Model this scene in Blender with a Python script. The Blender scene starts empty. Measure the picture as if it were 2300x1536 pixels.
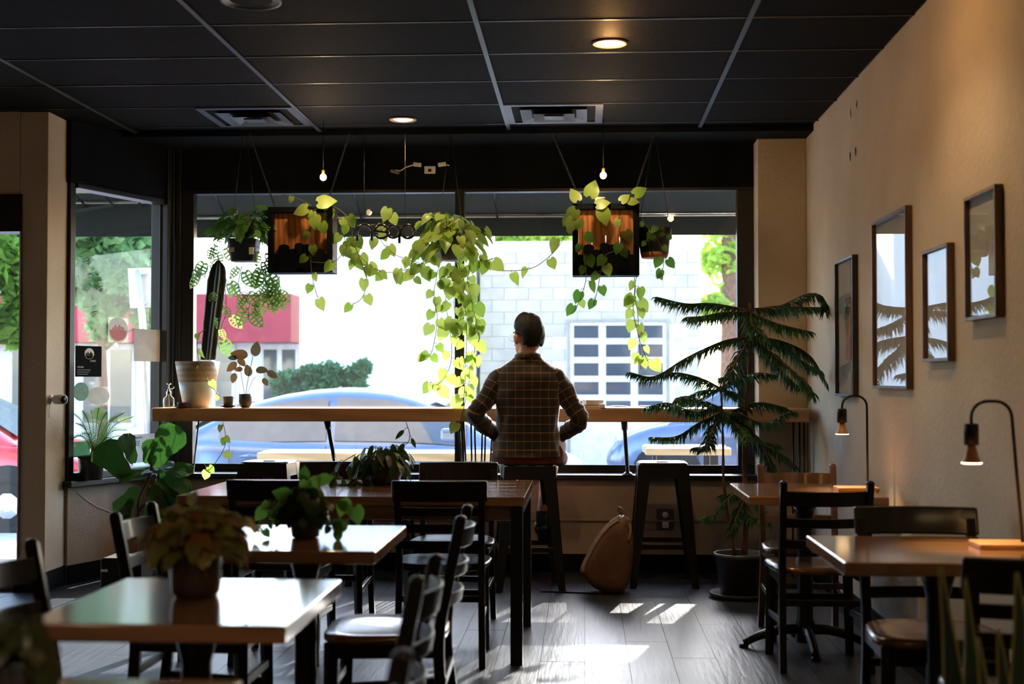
import bpy, bmesh, math, random
from mathutils import Vector, Matrix, noise
random.seed(11)
sc = bpy.context.scene
col = sc.collection
PI = math.pi
# ------------------------------------------------------------------ camera
FPX, CH = 3014.0, 1.28
PIT = math.atan(82 / FPX)
YAW = math.atan(162 / FPX * math.cos(PIT))
cam_d = bpy.data.cameras.new('camera')
cam_d.sensor_width = 36.0
cam_d.lens = FPX / 2300 * 36
cam_d.clip_start, cam_d.clip_end = 0.05, 300
cam_d.dof.use_dof = True
cam_d.dof.focus_distance = 8.2
cam_d.dof.aperture_fstop = 2.6
cam = bpy.data.objects.new('camera', cam_d)
cam.location = (0, 0, CH)
cam.rotation_euler = (PI / 2 + PIT, 0, YAW)
col.objects.link(cam)
sc.camera = cam
# ------------------------------------------------------------------ world, sun, exposure
SUN_AZ, SUN_EL = math.radians(15), math.radians(27.5)
w = bpy.data.worlds.new('world')
sc.world = w
w.use_nodes = True
wn = w.node_tree.nodes
sky = wn.new('ShaderNodeTexSky')
sky.sky_type = 'NISHITA'
sky.sun_disc = False
sky.sun_elevation = SUN_EL
sky.sun_rotation = SUN_AZ
sky.air_density, sky.dust_density, sky.ozone_density = 1.0, 1.0, 2.5
wn['Background'].inputs['Strength'].default_value = 0.31
w.node_tree.links.new(sky.outputs[0], wn['Background'].inputs['Color'])
sd = bpy.data.lights.new('sun', 'SUN')
sd.energy, sd.angle, sd.color = 4.5, math.radians(0.55), (1.0, 0.95, 0.87)
sun = bpy.data.objects.new('sun', sd)
sdir = Vector((math.sin(SUN_AZ) * math.cos(SUN_EL), math.cos(SUN_AZ) * math.cos(SUN_EL), math.sin(SUN_EL)))
sun.rotation_euler = (-sdir).to_track_quat('-Z', 'Y').to_euler()
sun.location = (4, 20, 14)
col.objects.link(sun)
vs = sc.view_settings
vs.view_transform = 'Standard'
vs.look = 'None'
vs.exposure = 2.25
vs.gamma = 1.0
vs.use_curve_mapping = False
cy = sc.cycles
cy.use_denoising = True
cy.max_bounces, cy.diffuse_bounces, cy.glossy_bounces = 10, 5, 4
cy.transparent_max_bounces, cy.transmission_bounces = 16, 6
cy.caustics_reflective = cy.caustics_refractive = False
cy.sample_clamp_indirect = 6.0
# ------------------------------------------------------------------ pixel rays
_cp, _sp, _cy, _sy = math.cos(PIT), math.sin(PIT), math.cos(YAW), math.sin(YAW)
_F, _R, _U = Vector((-_sy * _cp, _cy * _cp, _sp)), Vector((_cy, _sy, 0)), Vector((_sy * _sp, -_cy * _sp, _cp))
def at(x, y, X=None, Y=None, Z=None):
    d = _F + _R * ((x - 1150) / FPX) + _U * ((768 - y) / FPX)
    t = Y / d.y if Y is not None else (X / d.x if X is not None else (Z - CH) / d.z)
    return Vector((0, 0, CH)) + d * t
def px(n, Y):
    return n * Y / FPX
# ------------------------------------------------------------------ materials
def srgb(r, g, b):
    f = lambda c: (c / 255 / 12.92) if c <= 10.3 else ((c / 255 + .055) / 1.055) ** 2.4
    return (f(r), f(g), f(b), 1)
_mats = {}
def M(name, c, rough=.5, metal=0., spec=.5, c2=None, scale=8., stretch=(1, 1, 1), bump=0., bscale=None, coat=0., detail=4., mix=(.35, .65), kind='noise', emis=None, estr=0., sheen=0., rnd=0.):
    """procedural principled material: noise or wood grain between two colours, plus bump"""
    if name in _mats:
        return _mats[name]
    m = bpy.data.materials.new(name)
    m.use_nodes = True
    nt = m.node_tree
    N, L = nt.nodes, nt.links
    b = N['Principled BSDF']
    b.inputs['Roughness'].default_value = rough
    b.inputs['Metallic'].default_value = metal
    b.inputs['Specular IOR Level'].default_value = spec
    b.inputs['Coat Weight'].default_value = coat
    b.inputs['Coat Roughness'].default_value = .12
    if sheen:
        b.inputs['Sheen Weight'].default_value = sheen
    c = tuple(c)[:3] + (1,)
    c2 = tuple(c2)[:3] + (1,) if c2 else tuple(v * .8 for v in c[:3]) + (1,)
    tc = N.new('ShaderNodeTexCoord')
    mp = N.new('ShaderNodeMapping')
    mp.inputs['Scale'].default_value = stretch
    L.new(tc.outputs['Object'], mp.inputs['Vector'])
    if rnd:
        oi = N.new('ShaderNodeObjectInfo')
        mr = N.new('ShaderNodeMath')
        mr.operation = 'MULTIPLY'
        mr.inputs[1].default_value = rnd
        L.new(oi.outputs['Random'], mr.inputs[0])
        L.new(mr.outputs[0], mp.inputs['Location'])
    nz = N.new('ShaderNodeTexNoise')
    nz.inputs['Scale'].default_value = scale
    nz.inputs['Detail'].default_value = detail
    nz.inputs['Roughness'].default_value = .6
    L.new(mp.outputs[0], nz.inputs['Vector'])
    src = nz.outputs['Fac']
    if kind == 'wood':
        wv = N.new('ShaderNodeTexWave')
        wv.inputs['Scale'].default_value = scale * .5
        wv.inputs['Distortion'].default_value = 5
        wv.inputs['Detail'].default_value = 3
        wv.inputs['Detail Scale'].default_value = 1.5
        wv.bands_direction = 'DIAGONAL'
        L.new(mp.outputs[0], wv.inputs['Vector'])
        mx = N.new('ShaderNodeMath')
        mx.operation = 'MULTIPLY_ADD'
        mx.inputs[1].default_value = .5
        L.new(wv.outputs['Fac'], mx.inputs[0])
        m2 = N.new('ShaderNodeMath')
        m2.operation = 'MULTIPLY'
        m2.inputs[1].default_value = .5
        L.new(nz.outputs['Fac'], m2.inputs[0])
        L.new(m2.outputs[0], mx.inputs[2])
        src = mx.outputs[0]
    cr = N.new('ShaderNodeValToRGB')
    cr.color_ramp.elements[0].position, cr.color_ramp.elements[1].position = mix
    cr.color_ramp.elements[0].color, cr.color_ramp.elements[1].color = c2, c
    L.new(src, cr.inputs[0])
    L.new(cr.outputs[0], b.inputs['Base Color'])
    if bump:
        bn = N.new('ShaderNodeBump')
        bn.inputs['Strength'].default_value = bump
        bn.inputs['Distance'].default_value = .01
        if bscale:
            n2 = N.new('ShaderNodeTexNoise')
            n2.inputs['Scale'].default_value = bscale
            n2.inputs['Detail'].default_value = 5
            L.new(mp.outputs[0], n2.inputs['Vector'])
            L.new(n2.outputs['Fac'], bn.inputs['Height'])
        else:
            L.new(src, bn.inputs['Height'])
        L.new(bn.outputs[0], b.inputs['Normal'])
    if emis:
        b.inputs['Emission Color'].default_value = tuple(emis)[:3] + (1,)
        b.inputs['Emission Strength'].default_value = estr
    _mats[name] = m
    return m
def leafmat(name, c, c2, trans=.5, rough=.35, edge=None):
    """thin leaf: glossy diffuse front plus light coming through; tint differs per leaf"""
    m = bpy.data.materials.new(name)
    m.use_nodes = True
    N, L = m.node_tree.nodes, m.node_tree.links
    b = N['Principled BSDF']
    out = N['Material Output']
    oi = N.new('ShaderNodeObjectInfo')
    tc = N.new('ShaderNodeTexCoord')
    nz = N.new('ShaderNodeTexNoise')
    nz.inputs['Scale'].default_value = 14
    L.new(tc.outputs['Object'], nz.inputs['Vector'])
    ad = N.new('ShaderNodeMath')
    ad.operation = 'MULTIPLY_ADD'
    ad.inputs[1].default_value = .55
    L.new(nz.outputs['Fac'], ad.inputs[0])
    m3 = N.new('ShaderNodeMath')
    m3.operation = 'MULTIPLY'
    m3.inputs[1].default_value = .6
    L.new(oi.outputs['Random'], m3.inputs[0])
    L.new(m3.outputs[0], ad.inputs[2])
    cr = N.new('ShaderNodeValToRGB')
    cr.color_ramp.elements[0].position, cr.color_ramp.elements[1].position = .25, .8
    cr.color_ramp.elements[0].color, cr.color_ramp.elements[1].color = tuple(c)[:3] + (1,), tuple(c2)[:3] + (1,)
    L.new(ad.outputs[0], cr.inputs[0])
    b.inputs['Roughness'].default_value = rough
    L.new(cr.outputs[0], b.inputs['Base Color'])
    t = N.new('ShaderNodeBsdfTranslucent')
    L.new(cr.outputs[0], t.inputs['Color'])
    mx = N.new('ShaderNodeMixShader')
    mx.inputs[0].default_value = trans
    L.new(b.outputs[0], mx.inputs[1])
    L.new(t.outputs[0], mx.inputs[2])
    L.new(mx.outputs[0], out.inputs['Surface'])
    return m
def glassmat(name, tint=(1, 1, 1), refl=1.0, dust=0.0, rough=0.0):
    """pane: straight-through transmission with a Fresnel reflection and a film of dust"""
    m = bpy.data.materials.new(name)
    m.use_nodes = True
    N, L = m.node_tree.nodes, m.node_tree.links
    N.remove(N['Principled BSDF'])
    tr = N.new('ShaderNodeBsdfTransparent')
    tr.inputs[0].default_value = tuple(tint) + (1,)
    gl = N.new('ShaderNodeBsdfGlossy')
    gl.inputs['Roughness'].default_value = rough
    fr = N.new('ShaderNodeLayerWeight')
    pw = N.new('ShaderNodeMath')
    pw.operation = 'POWER'
    pw.inputs[1].default_value = 5
    L.new(fr.outputs['Facing'], pw.inputs[0])
    mu = N.new('ShaderNodeMath')
    mu.operation = 'MULTIPLY_ADD'
    mu.inputs[1].default_value = .9 * min(refl, 1)
    mu.inputs[2].default_value = .04 * refl
    L.new(pw.outputs[0], mu.inputs[0])
    mx = N.new('ShaderNodeMixShader')
    L.new(mu.outputs[0], mx.inputs[0])
    L.new(tr.outputs[0], mx.inputs[1])
    L.new(gl.outputs[0], mx.inputs[2])
    res = mx
    if dust:
        tl = N.new('ShaderNodeBsdfTranslucent')
        tl.inputs[0].default_value = (.9, .93, .95, 1)
        tc = N.new('ShaderNodeTexCoord')
        nz = N.new('ShaderNodeTexNoise')
        nz.inputs['Scale'].default_value = 3
        nz.inputs['Detail'].default_value = 6
        L.new(tc.outputs['Object'], nz.inputs['Vector'])
        m2 = N.new('ShaderNodeMath')
        m2.operation = 'MULTIPLY'
        m2.inputs[1].default_value = dust * 2
        L.new(nz.outputs['Fac'], m2.inputs[0])
        mx2 = N.new('ShaderNodeMixShader')
        L.new(m2.outputs[0], mx2.inputs[0])
        L.new(mx.outputs[0], mx2.inputs[1])
        L.new(tl.outputs[0], mx2.inputs[2])
        res = mx2
    L.new(res.outputs[0], N['Material Output'].inputs['Surface'])
    return m
# ------------------------------------------------------------------ mesh builder
def V(*a):
    return Vector(a)
class MB:
    def __init__(s):
        s.v, s.f, s.sm, s.uv, s.mi = [], [], [], None, None
    def add(s, vs_, fs, smooth=False):
        o = len(s.v)
        s.v += [tuple(p) for p in vs_]
        s.f += [tuple(i + o for i in f) for f in fs]
        s.sm += [smooth] * len(fs)
        return s
    def box(s, c, d, rot=None):
        hx, hy, hz = d[0] / 2, d[1] / 2, d[2] / 2
        p = [V(x, y, z) for z in (-hz, hz) for y in (-hy, hy) for x in (-hx, hx)]
        if rot:
            p = [rot @ q for q in p]
        return s.add([q + V(*c) for q in p], [(0, 2, 3, 1), (4, 5, 7, 6), (0, 1, 5, 4), (2, 6, 7, 3), (0, 4, 6, 2), (1, 3, 7, 5)])
    def b2(s, a, b):
        return s.box([(a[i] + b[i]) / 2 for i in range(3)], [abs(b[i] - a[i]) for i in range(3)])
    def bar(s, a, b, w, t, w2=None, t2=None, up=(0, 0, 1)):
        a, b = V(*a), V(*b)
        d = (b - a).normalized()
        u = V(*up)
        x = d.cross(u)
        if x.length < 1e-3:
            x = d.cross(V(0, 1, 0))
        x.normalize()
        y = x.cross(d).normalized()
        w2 = w if w2 is None else w2
        t2 = t if t2 is None else t2
        p = [a + x * sx * w / 2 + y * sy * t / 2 for sx, sy in ((-1, -1), (1, -1), (1, 1), (-1, 1))]
        p += [b + x * sx * w2 / 2 + y * sy * t2 / 2 for sx, sy in ((-1, -1), (1, -1), (1, 1), (-1, 1))]
        return s.add(p, [(3, 2, 1, 0), (4, 5, 6, 7), (0, 1, 5, 4), (1, 2, 6, 5), (2, 3, 7, 6), (3, 0, 4, 7)])
    def tube(s, pts, r, n=8, cap=True, squash=None):
        pts = [V(*p) for p in pts]
        k = len(pts)
        rs = r if isinstance(r, (list, tuple)) else [r] * k
        prev = None
        vs_ = []
        for i, p in enumerate(pts):
            d = (pts[min(i + 1, k - 1)] - pts[max(i - 1, 0)])
            d = d.normalized() if d.length > 1e-9 else V(0, 0, 1)
            if prev is None:
                x = d.orthogonal().normalized()
            else:
                x = prev - d * prev.dot(d)
                x = x.normalized() if x.length > 1e-6 else d.orthogonal().normalized()
            prev = x
            y = d.cross(x)
            for j in range(n):
                a = 2 * PI * j / n
                vs_.append(p + (x * math.cos(a) + y * math.sin(a)) * rs[i])
        fs = [(i * n + j, i * n + (j + 1) % n, (i + 1) * n + (j + 1) % n, (i + 1) * n + j) for i in range(k - 1) for j in range(n)]
        if cap:
            fs += [tuple(range(n - 1, -1, -1)), tuple(range((k - 1) * n, k * n))]
        return s.add(vs_, fs, True)
    def lathe(s, prof, n=24, c=(0, 0, 0), rot=None, smooth=True, ribs=0, rib=0.):
        c = V(*c)
        vs_ = []
        for r, z in prof:
            for j in range(n):
                a = 2 * PI * j / n
                rr = r * (1 + rib * math.cos(ribs * a)) if ribs else r
                q = V(rr * math.cos(a), rr * math.sin(a), z)
                vs_.append((rot @ q if rot else q) + c)
        k = len(prof)
        fs = [(i * n + j, i * n + (j + 1) % n, (i + 1) * n + (j + 1) % n, (i + 1) * n + j) for i in range(k - 1) for j in range(n)]
        fs += [tuple(range(n - 1, -1, -1)), tuple(range((k - 1) * n, k * n))]
        return s.add(vs_, fs, smooth)
    def prism(s, poly, d, smooth=False):
        """polygon of 3D points extruded by vector d"""
        d = V(*d)
        n = len(poly)
        p = [V(*q) for q in poly]
        return s.add(p + [q + d for q in p], [tuple(range(n - 1, -1, -1)), tuple(range(n, 2 * n))] + [(i, (i + 1) % n, n + (i + 1) % n, n + i) for i in range(n)], smooth)
    def grid(s, rows, smooth=True):
        k, n = len(rows), len(rows[0])
        return s.add([p for r in rows for p in r], [(i * n + j, i * n + j + 1, (i + 1) * n + j + 1, (i + 1) * n + j) for i in range(k - 1) for j in range(n - 1)], smooth)
    def loft(s, secs, n=20, cap=True, p=2.0):
        """stacked sections (centre, rx, ry) in horizontal planes; p = superellipse power"""
        vs_ = []
        for c, rx, ry in secs:
            for j in range(n):
                a = 2 * PI * j / n
                ca, sa = math.cos(a), math.sin(a)
                vs_.append((c[0] + rx * math.copysign(abs(ca) ** (2 / p), ca), c[1] + ry * math.copysign(abs(sa) ** (2 / p), sa), c[2]))
        k = len(secs)
        fs = [(i * n + j, i * n + (j + 1) % n, (i + 1) * n + (j + 1) % n, (i + 1) * n + j) for i in range(k - 1) for j in range(n)]
        if cap:
            fs += [tuple(range(n - 1, -1, -1)), tuple(range((k - 1) * n, k * n))]
        return s.add(vs_, fs, True)
    def mesh(s, name):
        me = bpy.data.meshes.new(name)
        me.from_pydata(s.v, [], s.f)
        me.polygons.foreach_set('use_smooth', s.sm)
        if s.uv:
            ul = me.uv_layers.new(name='UVMap')
            for lp in me.loops:
                ul.data[lp.index].uv = s.uv[lp.vertex_index]
        me.update()
        return me
    def build(s, name, mat, parent=None, bevel=0., label=None, seg=2, kind=None, recalc=True, loc=None, subsurf=0):
        me = s.mesh(name)
        if recalc:
            bm = bmesh.new()
            bm.from_mesh(me)
            bmesh.ops.recalc_face_normals(bm, faces=bm.faces)
            bm.to_mesh(me)
            bm.free()
        for m in (mat if isinstance(mat, (list, tuple)) else [mat]):
            me.materials.append(m)
        if s.mi:
            for i, k in s.mi.items():
                me.polygons[i].material_index = k
        o = bpy.data.objects.new(name, me)
        col.objects.link(o)
        if parent:
            o.parent = parent
        if loc is not None:
            o.location = loc
        if bevel:
            b = o.modifiers.new('bevel', 'BEVEL')
            b.width, b.segments, b.limit_method, b.angle_limit = bevel, seg, 'ANGLE', math.radians(40)
            for p in me.polygons:
                p.use_smooth = True
            b.harden_normals = True
        if subsurf:
            q = o.modifiers.new('subsurf', 'SUBSURF')
            q.levels = q.render_levels = subsurf
        if label:
            o['label'] = label
        if kind:
            o['kind'] = kind
        return o
def tag(o, label, cat, group=None):
    o['label'], o['category'] = label, cat
    if group:
        o['group'] = group
    return o
def thing(name, label, cat, loc=(0, 0, 0), rz=0., group=None):
    o = bpy.data.objects.new(name, None)
    o.empty_display_size = .1
    col.objects.link(o)
    o.location = loc
    o.rotation_euler = (0, 0, rz)
    return tag(o, label, cat, group)
def struct(o, label=None):
    o['kind'] = 'structure'
    if label:
        o['label'] = label
    return o
def inst(me, name, parent, loc=(0, 0, 0), rot=None, scale=1., matrix=None):
    o = bpy.data.objects.new(name, me)
    col.objects.link(o)
    o.parent = parent
    if matrix is not None:
        o.matrix_local = matrix
    else:
        o.location = loc
        if rot:
            o.rotation_euler = rot
        o.scale = (scale,) * 3 if not isinstance(scale, (tuple, list)) else scale
    return o
def copy_tree(o, parent=None):
    c = o.copy()
    col.objects.link(c)
    if parent:
        c.parent = parent
    for ch in list(o.children):
        copy_tree(ch, c)
    return c
def text(s_, size, parent, matrix, mat, name='lettering', ext=.0006, align='CENTER'):
    cu = bpy.data.curves.new(name, 'FONT')
    cu.body, cu.size, cu.extrude, cu.align_x, cu.align_y = s_, size, ext, align, 'CENTER'
    t = bpy.data.objects.new('tmp', cu)
    me = bpy.data.meshes.new_from_object(t)
    bpy.data.objects.remove(t)
    me.materials.append(mat)
    o = inst(me, name, parent, matrix=matrix)
    return o
def frame_m(loc, xax, yax):
    """matrix with local x along xax, y along yax"""
    x, y = V(*xax).normalized(), V(*yax).normalized()
    z = x.cross(y).normalized()
    y = z.cross(x)
    m = Matrix((x, y, z)).transposed().to_4x4()
    m.translation = V(*loc)
    return m
def smooth_path(pts, n=5):
    """Catmull-Rom through the points"""
    p = [V(*q) for q in pts]
    if len(p) < 3:
        return p
    p = [p[0] * 2 - p[1]] + p + [p[-1] * 2 - p[-2]]
    out = []
    for i in range(1, len(p) - 2):
        for k in range(n):
            t = k / n
            a, b, c, d = p[i - 1], p[i], p[i + 1], p[i + 2]
            out.append(.5 * ((2 * b) + (c - a) * t + (2 * a - 5 * b + 4 * c - d) * t * t + (3 * b - a - 3 * c + d) * t ** 3))
    out.append(p[-2])
    return out
# ------------------------------------------------------------------ palette
BLACKP = M('black_paint', (.0085, .010, .0125), .55, c2=(.0065, .008, .010), spec=.02, scale=5, bump=.05, bscale=60)
FRAMEB = M('black_frame', (.010, .011, .012), .3, c2=(.007, .0075, .008), scale=6)
METALB = M('black_metal', (.008, .009, .0105), .3, spec=.3, c2=(.006, .0068, .008), scale=9, coat=.08)
ESPRES = M('espresso_wood', (.013, .010, .009), .38, c2=(.008, .0062, .0058), scale=10, stretch=(1, 1, .15), coat=.12, kind='wood', spec=.2)
WOODT = M('maple_top', (.36, .175, .072), .16, c2=(.23, .10, .038), scale=5, stretch=(.25, 2.5, 2), coat=1.0, kind='wood', mix=(.2, .8))
WOODR = M('oak_top', (.42, .22, .085), .2, c2=(.26, .12, .042), scale=5, stretch=(.25, 2.5, 2), coat=1.0, kind='wood', mix=(.2, .8))
WOODBAR = M('pine_bar', (.62, .35, .17), .35, c2=(.46, .235, .10), scale=4, stretch=(.3, 2, 2.5), kind='wood', mix=(.15, .85))
WOODSEAT = M('seat_wood', (.22, .11, .055), .25, c2=(.12, .055, .028), scale=6, stretch=(2, .4, 1), coat=.5, kind='wood')
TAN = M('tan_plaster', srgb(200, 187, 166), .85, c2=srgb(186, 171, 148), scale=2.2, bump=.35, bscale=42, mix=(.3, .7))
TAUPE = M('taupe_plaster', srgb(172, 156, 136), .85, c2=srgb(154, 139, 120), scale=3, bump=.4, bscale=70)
CEILT = M('black_ceiling_tile', (.010, .0105, .0105), .7, c2=(.0045, .0048, .0048), scale=60, stretch=(.4, 1.6, 1), bump=.6, bscale=120, detail=2, rnd=30, spec=.05)
GRIDM = M('ceiling_grid', (.017, .0175, .018), .4, c2=(.016, .0165, .017), scale=10)
PLANKM = M('grey_plank', (.040, .052, .070), .36, c2=(.010, .014, .020), scale=3, stretch=(16, 1.1, 1), bump=.2, mix=(.3, .7), spec=.8, rnd=40)
WHITEC = M('white_ceramic', srgb(225, 215, 200), .4, c2=srgb(210, 200, 186), scale=6)
GREYC = M('grey_ceramic', srgb(95, 98, 96), .4, c2=srgb(80, 82, 82), scale=10)
DARKC = M('dark_ceramic', (.03, .031, .032), .4, c2=(.02, .021, .022), scale=8)
WHITEP = M('white_plastic', srgb(235, 232, 226), .4, c2=srgb(222, 219, 212), scale=8)
SOIL = M('soil', (.03, .02, .013), .95, c2=(.012, .008, .006), scale=40, bump=.8)
STEM = M('vine_stem', (.14, .15, .04), .6, c2=(.07, .06, .025), scale=30)
BARK = M('bark', (.22, .11, .07), .85, c2=(.09, .045, .03), scale=30, stretch=(1, 1, .3), bump=.7)
CHROME = M('chrome', (.75, .75, .75), .18, 1.0, c2=(.65, .65, .65))
GLASS = glassmat('window_glass', refl=.45, dust=.004)
CLEAR = glassmat('clear_glass', (.93, .96, .95), 1.5)
PICGL = glassmat('picture_glass', refl=2.2)
L_LIME = leafmat('lime_leaf', (.20, .36, .045), (.38, .50, .11), .55)
L_GREEN = leafmat('green_leaf', (.05, .17, .025), (.15, .34, .06), .5)
L_MONST = leafmat('monstera_leaf', (.07, .20, .03), (.22, .36, .08), .5)
L_DARK = leafmat('dark_leaf', (.012, .035, .010), (.03, .075, .018), .3)
L_FIG = leafmat('fig_leaf', (.012, .045, .010), (.03, .10, .016), .4, .3)
L_RUBBER = leafmat('rubber_leaf', (.03, .035, .028), (.09, .05, .02), .25, .3)
L_PINE = leafmat('pine_needle', (.014, .065, .03), (.045, .15, .05), .3, .45)
L_COLEUS = leafmat('coleus_leaf', (.18, .21, .06), (.50, .42, .14), .4, .5)
L_SNAKE = leafmat('snake_leaf', (.010, .022, .012), (.025, .045, .022), .1, .4)
L_YEDGE = leafmat('snake_leaf_margin', (.22, .19, .035), (.30, .25, .05), .2, .4)
# ================================================================== STRUCTURE
CEIL, WR, YF, YG = 2.893, 1.465, 8.93, 9.15      # ceiling height, right wall, front wall face, glass plane
WLX = -5.0
floor = struct(MB().b2((WLX - .1, -3.1, -.12), (WR + .1, 9.4, -.006)).build('floor', M('floor_base', (.02, .021, .024), .6)))
pl = MB().box((0, 0, -.002), (.198, 1.218, .008)).mesh('plank')
pl.materials.append(PLANKM)
i = 0
x = WLX + .1
while x < WR:
    off = (i * .37) % 1.22
    y = 4.0 - off
    while y < YF + .1:
        y0, y1 = max(y, 3.2), min(y + 1.22, YF + .02)
        if y1 - y0 > .1:
            o = inst(pl, 'plank', floor, ((x), (y0 + y1) / 2, random.uniform(-.0006, .0003)))
            o.scale = (1, (y1 - y0) / 1.22, 1)
        y += 1.22
    x += .2
    i += 1
MBf = MB().b2((WLX, -3, -.005), (WR, 3.2, 0)).build('plank', PLANKM, floor, kind='stuff')
ceiling = struct(MB().b2((WLX - .1, -3.1, CEIL + .012), (WR + .1, 9.5, CEIL + .12)).build('ceiling', BLACKP))
tl = MB().box((0, 0, 0), (1.19, .588, .016)).mesh('ceiling_tile')
tl.materials.append(CEILT)
gx = [-5.38, -4.155, -2.935, -1.715, -.484, .742, 1.965]
gy = [6.0 + .61 * k for k in range(-6, 5)]
DROPV = [(-2.02, 8.13), (-.18, 8.13)]
for a, b in zip(gx[:-1], gx[1:]):
    for c in gy[:-1]:
        cx = (a + b) / 2
        x0, x1 = max(a + .015, WLX), min(b - .015, WR - .01)
        o = inst(tl, 'ceiling_tile', ceiling, ((x0 + x1) / 2, c + .305, CEIL + .008 + random.uniform(-.001, .001)))
        o.scale = ((x1 - x0) / 1.19, 1, 1)
for a in gx[1:-1]:
    MB().box((a, (2.3 + 8.65) / 2, CEIL - .001), (.024, 6.35, .012)).build('grid_bar', GRIDM, ceiling)
for c in gy:
    MB().box(((WLX + WR) / 2, c, CEIL + .001), (WR - WLX, .012, .009)).build('grid_bar', GRIDM, ceiling)
struct(MB().b2((WLX, 8.62, CEIL - .03), (WR, 9.5, CEIL + .012)).build('ceiling_soffit', BLACKP))
# right wall with a few screw-hole scars
wall_right = struct(MB().b2((WR, -3.1, 0), (WR + .12, 9.5, CEIL + .02)).build('wall_right', TAN))
SCAR = M('plaster_scar', srgb(70, 58, 44), .9, c2=srgb(50, 42, 33), scale=60)
for sx, sy, n in ((1925, 235, 3), (1911, 253, 4), (1922, 340, 3), (1910, 352, 4)):
    p = at(sx, sy, X=WR)
    MB().add([(WR - .0015, p.y + (random.random() - .5) * .02 + .012 * math.cos(a), p.z + .022 * math.sin(a) * (1 + .5 * random.random())) for a in [2 * PI * k / 7 for k in range(7)]], [tuple(range(7))]).build('scar', SCAR, wall_right)
# pilaster in the right corner
struct(MB().b2((at(1690, 500, Y=8.91).x + .035, 8.91, 0), (WR, 9.4, CEIL)).build('wall_pilaster', TAN, bevel=.006))
PILX = at(1690, 500, Y=8.91).x + .035
# low wall under the main window
GX0, GX1 = at(437, 700, Y=YG).x, at(1655, 700, Y=YG).x
GZ0, GZ1 = at(1000, 1044, Y=YG).z, at(1000, 433, Y=YG).z
SILL = at(1200, 1066, Y=YF - .04).z
CX, CYY = at(398, 700, Y=YG).x, YG
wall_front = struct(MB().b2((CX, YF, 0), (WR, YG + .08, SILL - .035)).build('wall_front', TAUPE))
p0, p1 = at(800, 1166, Y=YF), at(1800, 1170, Y=YF)
MB().tube([(CX + .02, YF - .006, p0.z), (PILX, YF - .006, p0.z)], .007, 8).build('conduit', M('painted_conduit', srgb(150, 134, 114), .5), wall_front)
struct(MB().b2((CX, YF - .05, SILL - .035), (PILX + .02, YG + .06, SILL)).build('trim_1', FRAMEB, bevel=.006))
struct(MB().b2((CX - .02, YF - .012, 0), (WR, YF, .12)).build('baseboard_front', BLACKP, bevel=.003))
struct(MB().b2((WR - .012, -3, 0), (WR, YF, .11)).build('baseboard_right', BLACKP, bevel=.003))
# header over the main window
struct(MB().b2((CX - .05, YG - .04, GZ1 + .02), (PILX, YG + .1, CEIL)).build('wall_header', BLACKP))
# main window: frame, post and two panes
POST = at(1033, 800, Y=YG).x
POSTW = px(11, YG)
def window(nm, x0, x1, left=.0, right=.0):
    f = struct(MB().b2((x0, YG - .03, GZ0 - .055), (x1, YG + .05, GZ0)).b2((x0, YG - .03, GZ1), (x1, YG + .05, GZ1 + .05)).b2((x0, YG - .03, GZ0), (x0 + left, YG + .05, GZ1)).b2((x1 - right, YG - .03, GZ0), (x1, YG + .05, GZ1)).build(nm, FRAMEB, bevel=.004))
    MB().b2((x0 + left - .01, YG + .006, GZ0 - .01), (x1 - right + .01, YG + .012, GZ1 + .01)).build('pane', GLASS, f)
    MB().b2((x0 + left, YG - .036, GZ0 - .004), (x1 - right, YG - .028, GZ0 + .006)).build('glazing_bead', CHROME if False else FRAMEB, f)
    return f
window('window_2', GX0 - .11, POST, .11, POSTW)
window('window_3', POST, GX1 + .11, POSTW, .11)
# corner post with grooves
cp_ = MB()
for k, (dx, wd) in enumerate(((-.10, .05), (-.045, .04), (.0, .035))):
    cp_.b2((CX + dx, YG - .09 + .02 * k, SILL), (CX + dx + wd, YG + .1, CEIL))
struct(cp_.build('trim_2', FRAMEB, bevel=.004))
# angled side of the bay
A, B = V(-3.205, 8.2, 0), V(CX - .06, YG - .05, 0)
AB = (B - A)
LEN = AB.length
AD = AB.normalized()
AN = V(-AD.y, AD.x, 0)          # outwards
def ang(t0, t1, z0, z1, d0, d1, mb=None):
    """box along the angled wall: t in metres from A, d outwards"""
    mb = mb or MB()
    q = [A + AD * t + AN * d for t, d in ((t0, d0), (t1, d0), (t1, d1), (t0, d1))]
    return mb.prism([(p.x, p.y, z0) for p in q], (0, 0, z1 - z0))
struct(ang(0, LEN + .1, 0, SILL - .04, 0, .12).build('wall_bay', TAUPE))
struct(ang(-.04, LEN + .08, SILL - .04, SILL, -.06, .16).build('trim_3', FRAMEB, bevel=.006))
struct(ang(0, LEN + .05, 0, .12, -.012, 0).build('baseboard_bay', BLACKP, bevel=.003))
AZ1 = at(168, 421, Y=8.22).z
struct(ang(-.02, LEN + .1, AZ1 + .03, CEIL, -.02, .14).build('wall_bay_header', BLACKP))
def t_at(x):   # distance along the angled wall seen at pixel column x
    d = at(x, 800, Y=1.0) - V(0, 0, CH)
    den = d.x * AD.y - d.y * AD.x
    return (A.x * -d.y + A.y * d.x) / -den if abs(den) > 1e-6 else 0
def t_px(x):
    best = min((abs((at(x, 800, Y=(A + AD * t).y).x) - (A + AD * t).x), t) for t in [k * LEN / 400 for k in range(401)])
    return best[1]
TA0, TA1 = t_px(167), t_px(364)
wf = ang(0, TA0, SILL, CEIL, -.004, .1)
ang(TA1, LEN + .02, SILL, CEIL, -.04, .1, wf)
ang(TA0, TA1, SILL, GZ0, -.02, .08, wf)
ang(TA0, TA1, AZ1, AZ1 + .05, -.02, .08, wf)
w1 = struct(wf.build('window_1', FRAMEB, bevel=.004))
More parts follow.
